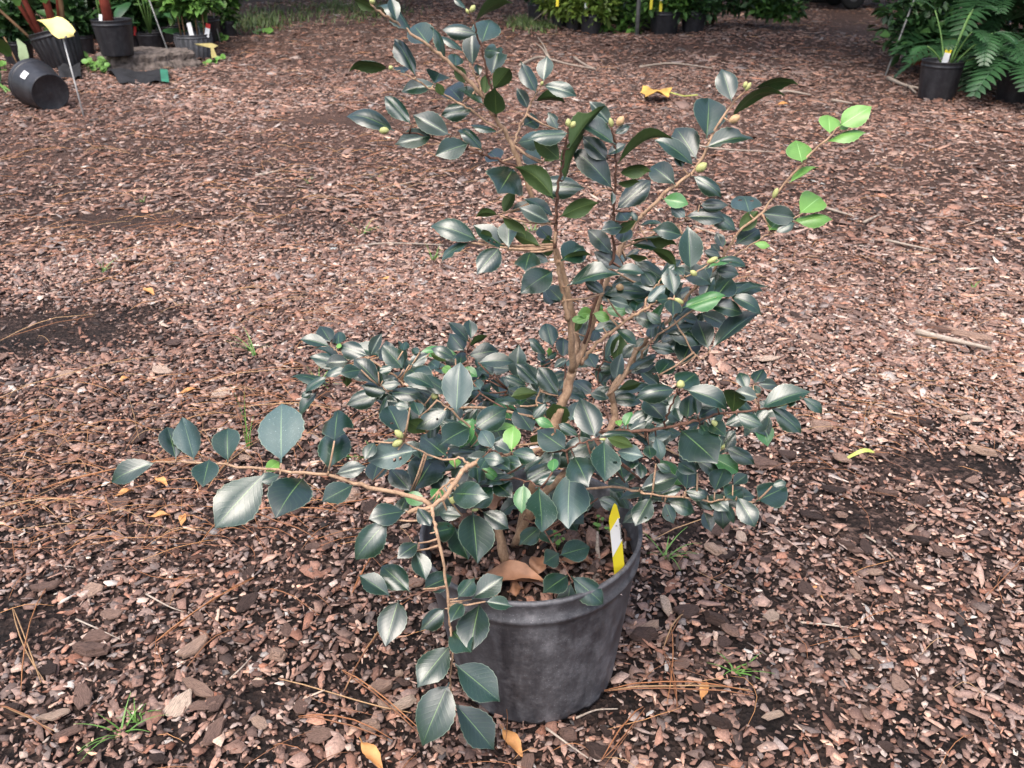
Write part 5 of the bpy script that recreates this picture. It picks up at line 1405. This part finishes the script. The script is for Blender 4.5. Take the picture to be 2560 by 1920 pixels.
# thin sign stakes at the left
for (x0, y0, x1, y1, dy, lab, r_) in [(433, 165, 373, 0, .1, 'slanting grey stake right of the tree stump', .0055), (515, 145, 480, 0, .1, 'thin grey stake before the faded grey pot', .005), (551, 108, 524, 0, .1, 'thin grey stake right of the faded grey pot', .005),
                                  (2212, 193, 2285, 0, .1, 'front one of two slanting grey stakes at upper right', .0065), (2222, 142, 2257, 0, .1, 'rear one of two slanting grey stakes at upper right', .006), (48, 168, 20, 112, .0, 'thin tan stake beside the black pot at far left', .005)]:
    a = at_z(x0, y0); b = at_y(x1, y1, a.y + dy); d = b - a
    mb = MB(); mb.tube([-d * .04, d * .5, d * 1.35], r_, 6)
    tag(mb.build('stake', MATS['stake_steel'] if 'tan' not in lab else MATS['stalk_tan'], None, loc=a), lab, 'stake')

# landscape fabric
def fabric(quad, label, green=False):
    W = [gl(x, y, .006) for x, y in quad]; c0 = W[0]; mb = MB(); n_, k_ = 14, 6; vv = []
    for i in range(n_ + 1):
        for j in range(k_ + 1):
            u, v = i / n_, j / k_
            p = (W[0].lerp(W[1], u)).lerp(W[3].lerp(W[2], u), v)
            vv.append(p - c0 + Vector((0, 0, .018 + .016 * math.sin(9 * u + 3 * v) * math.sin(5 * v + 2 * u) + .03 * math.sin(math.pi * v))))
    mb.add(vv, [(i * (k_ + 1) + j, (i + 1) * (k_ + 1) + j, (i + 1) * (k_ + 1) + j + 1, i * (k_ + 1) + j + 1) for i in range(n_) for j in range(k_)])
    m0 = len(vv); mb.add([v - Vector((0, 0, .003)) for v in vv], [(i * (k_ + 1) + j, i * (k_ + 1) + j + 1, (i + 1) * (k_ + 1) + j + 1, (i + 1) * (k_ + 1) + j) for i in range(n_) for j in range(k_)])
    o = mb.build('landscape_fabric', MATS['fabric_black'], None, loc=c0)
    tag(o, label, 'fabric')
    if green:
        mb = MB(); ee = [vv[n_ * (k_ + 1) + j] + Vector((0, 0, .003)) for j in range(k_ + 1)]; e2 = [q + Vector((.05, 0, -.006)) for q in ee]
        mb.add(ee + e2, [(j, k_ + 1 + j, k_ + 2 + j, j + 1) for j in range(k_)]); mb.build('green_hem', MATS['fabric_green'], o)
fabric([(300, 216), (405, 214), (404, 186), (265, 182)], 'black landscape fabric strip with a green hem before the stump', True)
fabric([(150, 206), (205, 202), (205, 165), (150, 172)], 'dark scrap of landscape fabric between the tipped pot and the stump')

# weeds of the left group
def clover(px, py, w_px, h_m, n, leaf, label, z=0.0, size=.03):
    c0 = at_z(px, py, z); m = mpp(c0); e = empty('weed', c0, label, 'weed', 'broad-leaved weeds of the left group')
    vv = MB(); st_ = MB()
    for i in range(n):
        x = rnd.uniform(-.5, .5) * w_px * m; y = rnd.gauss(0, .05); z_ = h_m * rnd.uniform(.25, 1.0)
        st_.tube([(x * .8, y, 0), (x, y, z_)], .0022, 4)
        k = 8; an0 = rnd.uniform(0, 6); tl = Vector((rnd.gauss(0, .4), rnd.uniform(-.9, .1), 1)).normalized(); s_ = tl.orthogonal().normalized(); f_ = tl.cross(s_); r_ = size * rnd.uniform(.7, 1.25)
        vv.add([Vector((x, y, z_ - r_ * .15))] + [Vector((x, y, z_)) + (s_ * math.cos(a + an0) * .8 + f_ * math.sin(a + an0)) * r_ for a in np.linspace(0, 6.283, k + 1)[:-1]], [(0, 1 + j, 1 + (j + 1) % k) for j in range(k)])
    o = vv.build('foliage', MATS[leaf], e, smooth=False); o['kind'] = 'stuff'
    o = st_.build('stems', MATS['stalk_green'], e); o['kind'] = 'stuff'
clover(255, 180, 70, .10, 30, 'leaf_weed', 'bright green round-leaved weed patch in front of the tree stump')
clover(292, 180, 60, .08, 22, 'leaf_weed', 'right part of the bright weed patch before the landscape fabric')
clover(205, 166, 28, .10, 9, 'leaf_weed', 'small round-leaved weed left of the tree stump')
clover(196, 138, 16, .06, 6, 'leaf_weed', 'tiny weed beside the stump pot in the shade')
clover(453, 158, 42, .10, 9, 'leaf_weed', 'bright leafy weed before the faded grey pot', size=.045)
clover(526, 160, 24, .03, 6, 'leaf_weed', 'two low weeds right of the faded grey pot')
clover(549, 152, 14, .03, 4, 'leaf_weed', 'single low weed at the outer right of the left group')
clover(560, 104, 22, .06, 8, 'leaf_weed', 'weed beside the farthest small pot of the left group')
clover(16, 178, 22, .06, 5, 'leaf_weed', 'small weed by the black pot at far left')
clover(660, 82, 40, .03, 9, 'leaf_weed', 'low weed patch on the open mulch beyond the left group', size=.04)

# --- far middle group: row of black pots with shrubs -----------------
MID = [(1342, 56, 50, 1.8, None, 'weed', 'leftmost pot of the far row, with a dry twig before it'), (1399, 70, 46, 1.9, 'foliage_yellow', 0, 'second pot of the far row, tall and narrow in view, with a yellow tag'),
       (1436, 77, 47, 1.75, 'foliage_yellow', 0, 'third pot of the far row, just behind the front one'), (1478, 89, 57, 1.75, 'foliage_yellow', 0, 'front black pot of the far row with a yellow-green shrub'),
       (1565, 69, 54, 1.7, 'foliage_mid', 0, 'shaded pot of the far row left of the steel post'), (1622, 76, 50, 1.7, 'foliage_dark', 0, 'shaded pot of the far row right behind the steel post'), (1664, 88, 81, 1.35, 'foliage_mid', 0, 'widest black pot of the far row, right of the steel post'),
       (1735, 86, 66, 1.6, 'foliage_dark', 0, 'last dark pot of the far row, under overhanging leaves')]
for i, (px, by, w, hf, fol, _, lab) in enumerate(MID):
    loc, rt, rb, h, m = pot_at(px, by, w, hf)
    e = empty('potted_shrub', loc, lab, 'potted plant', 'row of potted shrubs at the far middle')
    nursery_pot(e, rt, rb, h, 'pot_plastic')
    for k in range(3):
        mb = MB(); an = rnd.uniform(0, 6.28); mb.tube([(math.cos(an) * .03, math.sin(an) * .03, h * .8), (math.cos(an) * .14, math.sin(an) * .12, h + .35)], [.010, .006], 6); mb.build('stem', MATS['stalk_tan'], e)
    if fol:
        foliage(e, 'foliage', 900, [(0, -.02, h + .05), (-.12, 0, h + .07), (.12, -.03, h + .05), (.03, .05, h + .2), (-.08, .1, h + .3)], [(rt * 1.0, rt * .9, .12)] * 5, .075, fol, 20 + i)
    else:
        foliage(e, 'foliage', 120, [(0, 0, h + .05)], [(rt, rt, .08)], .07, 'foliage_dark', 20 + i)
# trailing light green plant between, overhanging branch on the right
c0 = at_z(1535, 84)
e = empty('trailing_plant', c0, 'light green leafy plant spilling to the ground left of the steel post', 'plant')
foliage(e, 'foliage', 460, [(-.10, .1, .34), (-.05, .05, .2), (.02, 0, .28), (.10, 0, .16), (.16, -.02, .08), (-.14, .0, .08)], [(.12, .1, .10)] * 6, .085, 'foliage_mid', 41)
mb = MB(); mb.tube([(-.05, .1, 0), (-.02, .08, .3)], [.01, .006], 6); mb.build('stem', MATS['stalk_green'], e)
c0 = at_z(1790, 72)
e = empty('overhanging_shrub', c0, 'low shrub spreading over the mulch right of the far row of pots', 'shrub')
foliage(e, 'foliage', 1500, [(-.1, 0, .30), (.2, .05, .27), (.45, 0, .25), (.6, -.05, .22), (.3, .2, .4), (0, .1, .42)], [(.26, .2, .12)] * 6, .085, 'foliage_dark', 42)
foliage(e, 'lighter_foliage', 260, [(.5, -.15, .22), (.62, -.12, .18)], [(.2, .1, .08)] * 2, .085, 'foliage_mid', 43)  # leaves in a lighter green at the outer end of the shrub
mb = MB(); mb.tube([(0, .3, 0), (.1, .1, .4), (.5, 0, .45)], [.03, .02, .01], 6); mb.build('branch', MATS['trunk_bark'], e)
p = at_z(1592, 89); mb = MB(); mb.tube([(0, 0, -.02), (0, 0, 1.1)], .020, 10)
tag(mb.build('steel_post', MATS['stake_steel'], None, loc=p), 'upright grey steel post among the far row of pots', 'post')
for (px, py, h_, mt, lab) in [(1393, 16, .12, ('tag_yellow', 'tag_white'), 'yellow and white tag above the second pot of the far row'), (1464, 30, .12, ('tag_white', 'tag_yellow'), 'white tag with yellow head in the front pot of the far row'), (1651, 29, .14, ('tag_yellow', 'tag_white'), 'yellow and white tag in the widest pot of the far row'), (1627, 24, .12, ('tag_yellow', 'tag_yellow'), 'faint yellow tag left in the widest pot of the far row')]:
    by = 88
    g = at_z(px, by); q = at_y(px, py, g.y - .02)
    add_tag(q, 0, 0, 0, h_, mt, lab, tilt=.03, w=.026)
twig([(1330, 55, .02), (1350, 38, .12), (1366, 26, .2)], .008, 'dry forked twig leaning on the leftmost far pot', [[(1346, 42, .1), (1355, 52, .02)]])

# --- right group ------------------------------------------------------
def lobed_leaf(parent, base, direction, L, lobes, mat, droop=1.0, up=(0, 0, 1), name='leaf', tiltn=.3):
    """pinnately lobed philodendron / fern leaf"""
    d = Vector(direction).normalized()
    pts = arc(base, d, L, droop, 10)
    mb = MB()
    side0 = d.cross(Vector(up)).normalized()
    mb.tube(pts, [.004] * len(pts), 4)
    for i in range(lobes):
        t_ = .08 + .9 * i / (lobes - 1); k = t_ * 10; i0 = min(9, int(k)); p = pts[i0].lerp(pts[i0 + 1], k - i0)
        tan = (pts[i0 + 1] - pts[i0]).normalized(); s_ = (side0 - tan * side0.dot(tan)).normalized(); nn = s_.cross(tan)
        ll = L * (.42 if lobes < 10 else .26) * math.sin(math.pi * (.22 + .70 * t_)) ** .8
        for sg in (-1, 1):
            dd = (s_ * sg + tan * .55).normalized()
            q = arc(p, dd + nn * .15, ll, tiltn, 4)
            w = L / lobes * (1.05 if lobes < 10 else .72)
            strap(mb, q, [w * .7, w, w * .95, w * .6, w * .1], tan, .15)
    o = mb.build(name, MATS[mat], parent)
    return o
loc, rt, rb, h, m = pot_at(2357, 252, 103, 1.78, 0, .84)
e = empty('potted_philodendron', loc, 'lobed-leaf philodendron in the front black pot of the right group', 'potted plant')
nursery_pot(e, rt, rb, h, 'pot_plastic')
r9 = random.Random(15)
for (dx, dy, dz, L, sl) in [(-.3, -.5, .55, .20, .20), (.1, -.6, .8, .22, .25), (.5, -.4, .5, .22, .26), (-.7, -.2, .4, .18, .18), (.2, -.1, 1, .22, .32), (.7, 0, .4, .22, .28), (-.3, .3, .9, .2, .32), (.4, .4, .9, .22, .32), (.9, -.3, .1, .22, .25)]:
    b_ = Vector((dx * .05 + .03, dy * .05, h * .86)); stem = arc(b_, (dx * .8, dy * .8, dz + .5), sl, .7, 5)
    mb = MB(); mb.tube(stem, [.006, .0055, .005, .0045, .004, .004], 5); mb.build('stem', MATS['stalk_green'], e)
    lobed_leaf(e, stem[-1], (dx + r9.gauss(0, .1), dy - .2, .25), L * .68, 7, 'leaf_fern', 1.1)
mb = MB(); mb.tube([(.02, 0, h * .82), (.025, -.01, h * .92)], [.035, .025], 8); mb.build('crown_base', MATS['stump_wood'], e)
add_tag(loc, -.035, -rt * .72, h * .84, .13, ('tag_white', 'tag_yellow'), 'bright white tag with yellow head in the front philodendron pot', tilt=.18, w=.036)
for (px, by, w, hf, mat, lab, fol, seed) in [(2440, 216, 92, 1.6, 'pot_plastic', 'black pot behind and right of the philodendron pot', 'leaf_fern', 1), (2560, 262, 110, 1.7, 'pot_plastic', 'dark pot cut off by the right edge', 'leaf_fern', 2), (2304, 166, 46, 1.6, 'terracotta_plastic', 'small red plastic pot left behind the philodendron', None, 3), (2500, 175, 40, 1.5, 'terracotta_plastic', 'small red pot glimpsed under the ferns at right', None, 4)]:
    loc2, rt2, rb2, h2, m2 = pot_at(px, by, w, hf, 0, .84)
    e = empty('potted_fern' if fol else 'red_pot', loc2, lab, 'potted plant')
    nursery_pot(e, rt2, rb2, h2, mat)
    r9 = random.Random(seed + 40)
    if fol:
        for i in range(16):
            an = i * 2.4; L = r9.uniform(.35, .55)
            lobed_leaf(e, (math.cos(an) * .04, math.sin(an) * .04, h2 * .85), (math.cos(an), math.sin(an) - .15, r9.uniform(.5, 1.3)), L, 13, 'leaf_fern', r9.uniform(1.2, 2.0), name='frond')
    else:
        foliage(e, 'foliage', 260, [(-.05, 0, h2 + .10), (.05, 0, h2 + .16), (0, .05, h2 + .28)], [(.18, .12, .11)] * 3, .075, 'foliage_dark', seed + 60)
# hanging frond in front and fern mass behind
e = empty('fern', at_z(2490, 190), 'mass of feathery ferns filling the upper right corner', 'fern')
r9 = random.Random(77)
for i in range(40):
    an = r9.uniform(0, 6.28); L = r9.uniform(.4, .75)
    lobed_leaf(e, (r9.uniform(-.35, .45), r9.uniform(-.05, .6), r9.uniform(.15, .45)), (math.cos(an) * .8, math.sin(an) * .6 - .2, r9.uniform(.5, 1.2)), L, 15, 'leaf_fern', r9.uniform(1.0, 1.9), name='frond')
foliage(e, 'foliage', 1700, [(-.55, .2, .45), (-.3, .3, .65), (0, .3, .5), (.4, .3, .6), (-.6, .1, .3), (-.2, .4, .9), (.3, .5, 1.0)], [(.26, .2, .18)] * 7, .085, 'foliage_dark', 90)
e = empty('fern_frond', at_z(2505, 258), 'grey green fern frond drooping to the ground before the right-hand pots', 'fern')
lobed_leaf(e, (-.02, .12, .34), (.10, -.5, .05), .46, 15, 'leaf_fern', 1.5, name='frond')
lobed_leaf(e, (-.12, .15, .36), (-.15, -.4, .2), .36, 13, 'leaf_fern', 1.6, name='frond')

# cart in the deep shade
c0 = at_z(2125, 25); m = mpp(c0)
e = empty('garden_cart', (c0.x, c0.y, 0), 'dark flat cart on small wheels in deep shade at the top right', 'cart')
mb = MB(); mb.box((.45, .35, .30), (1.7, .8, .06)); mb.box((.45, -.03, .36), (1.7, .04, .16)); mb.build('deck', MATS['cart_dark'], e, smooth=False)
for (x, y) in [(.02, .02), (.72, .02), (.95, .02), (.02, .68), (.95, .68)]:
    mb = MB(); pr_ = [(.05, -.035), (.11, -.04), (.135, -.03), (.14, 0), (.135, .03), (.11, .04), (.05, .035)]; mb.lathe(pr_, 24)
    mb.v = [(a, c_, b + .14) for a, b, c_ in mb.v]
    w = mb.build('wheel', MATS['rubber'], e, loc=(x, y, 0))
    mb = MB(); mb.lathe([(.001, -.03), (.055, -.034), (.055, .034), (.001, .03)], 16); mb.v = [(a, c_, b + .14) for a, b, c_ in mb.v]; mb.build('hub', MATS['stake_steel'], w)
for (px, py, w_, lab) in [(2060, 8, .5, 'low dark wooden crate in the shade left of the cart'), (1975, 6, .4, 'dark block in the shade at the top edge, left of the crate')]:
    c0 = at_z(px, py); mb = MB()
    mb.box((0, .2, .02), (w_, .4, .03))
    for k in range(4): mb.box((0, 0, .06 + k * .075), (w_, .02, .06))
    for sx in (-1, 1): mb.box((sx * w_ / 2, .2, .18), (.02, .4, .34))
    mb.box((0, .4, .18), (w_, .02, .34))
    tag(mb.build('crate', MATS['cart_dark'], None, loc=c0, smooth=False), lab, 'crate')

# grassy strip beyond
def grass_patch(name, pxs, n, label, seed):
    r = random.Random(seed); vv, ff, tt = [], [], []
    for i in range(n):
        cx, cy, sx, sy = r.choice(pxs)
        p = at_z(r.gauss(cx, sx), min(150, max(-6, r.gauss(cy, sy)))); L = r.uniform(.03, .08); an = r.uniform(0, 6.28); w = .006
        b = len(vv); c_, s_ = math.cos(an), math.sin(an)
        vv += [(p.x - s_ * w, p.y + c_ * w, 0), (p.x + s_ * w, p.y - c_ * w, 0), (p.x + c_ * L * .7, p.y + s_ * L * .7, L)]
        ff.append((b, b + 1, b + 2)); tt += [(r.random(),) * 3] * 3
    me = fast_mesh(name, np.array(vv), [np.array(ff)], np.array(tt), MATS['foliage_grass'])
    tag(link(name, me), label, 'grass', kind='stuff')
grass_patch('grass', [(930, 30, 50, 12), (700, 40, 60, 12), (640, 60, 40, 10), (860, 20, 60, 8), (1310, 60, 20, 8), (1360, 70, 15, 5)], 3200, 'thin grass growing through the mulch at the far edge', 3)

# ------------------------------------------------------------------ woodland round the yard
r8 = random.Random(21); cs, rs = [], []
for i in range(46):                                   # ring of trees, low and high crowns
    an = 2 * math.pi * i / 46 + r8.uniform(-.05, .05); d = r8.uniform(14.5, 19)
    for z in (1.5, 4.0, 6.8):
        cs.append((math.sin(an) * d, math.cos(an) * d + 1.5, z + r8.uniform(-.6, .6))); rs.append((1.7, 1.7, 1.6))
v, f, tn = leaf_cloud(22000, cs, rs, .42, .6, 99)
cs, rs = [], []
for i in range(60):                                   # boughs out of view, added over the far side to shade the ground
    x = r8.uniform(-6, 8); y0 = 9.0 if x < -1 else 7.4 - max(0, min(2.6, x)) * .9
    cs.append((x, r8.uniform(y0, 14), r8.uniform(2.6, 4.6))); rs.append((1.3, 1.0, .4))
v2, f2, tn2 = leaf_cloud(24000, cs, rs, .40, .6, 98)
f = np.concatenate([f, f2 + len(v)]); v = np.concatenate([v, v2]); tn = np.concatenate([tn, tn2])
ok = (v.reshape(-1, 4, 3)[:, :, 2].min(1) > .0)
keep = np.repeat(ok, 4)
idx = np.cumsum(keep) - 1
f = f[keep[f].all(1)]; f = idx[f]
wd = link('woodland', fast_mesh('woodland', v[keep], [f], tn[keep], MATS['foliage_dark']))
tag(wd, 'unseen woodland edge surrounding the yard, with boughs added to shade its far side', 'woodland', kind='stuff')
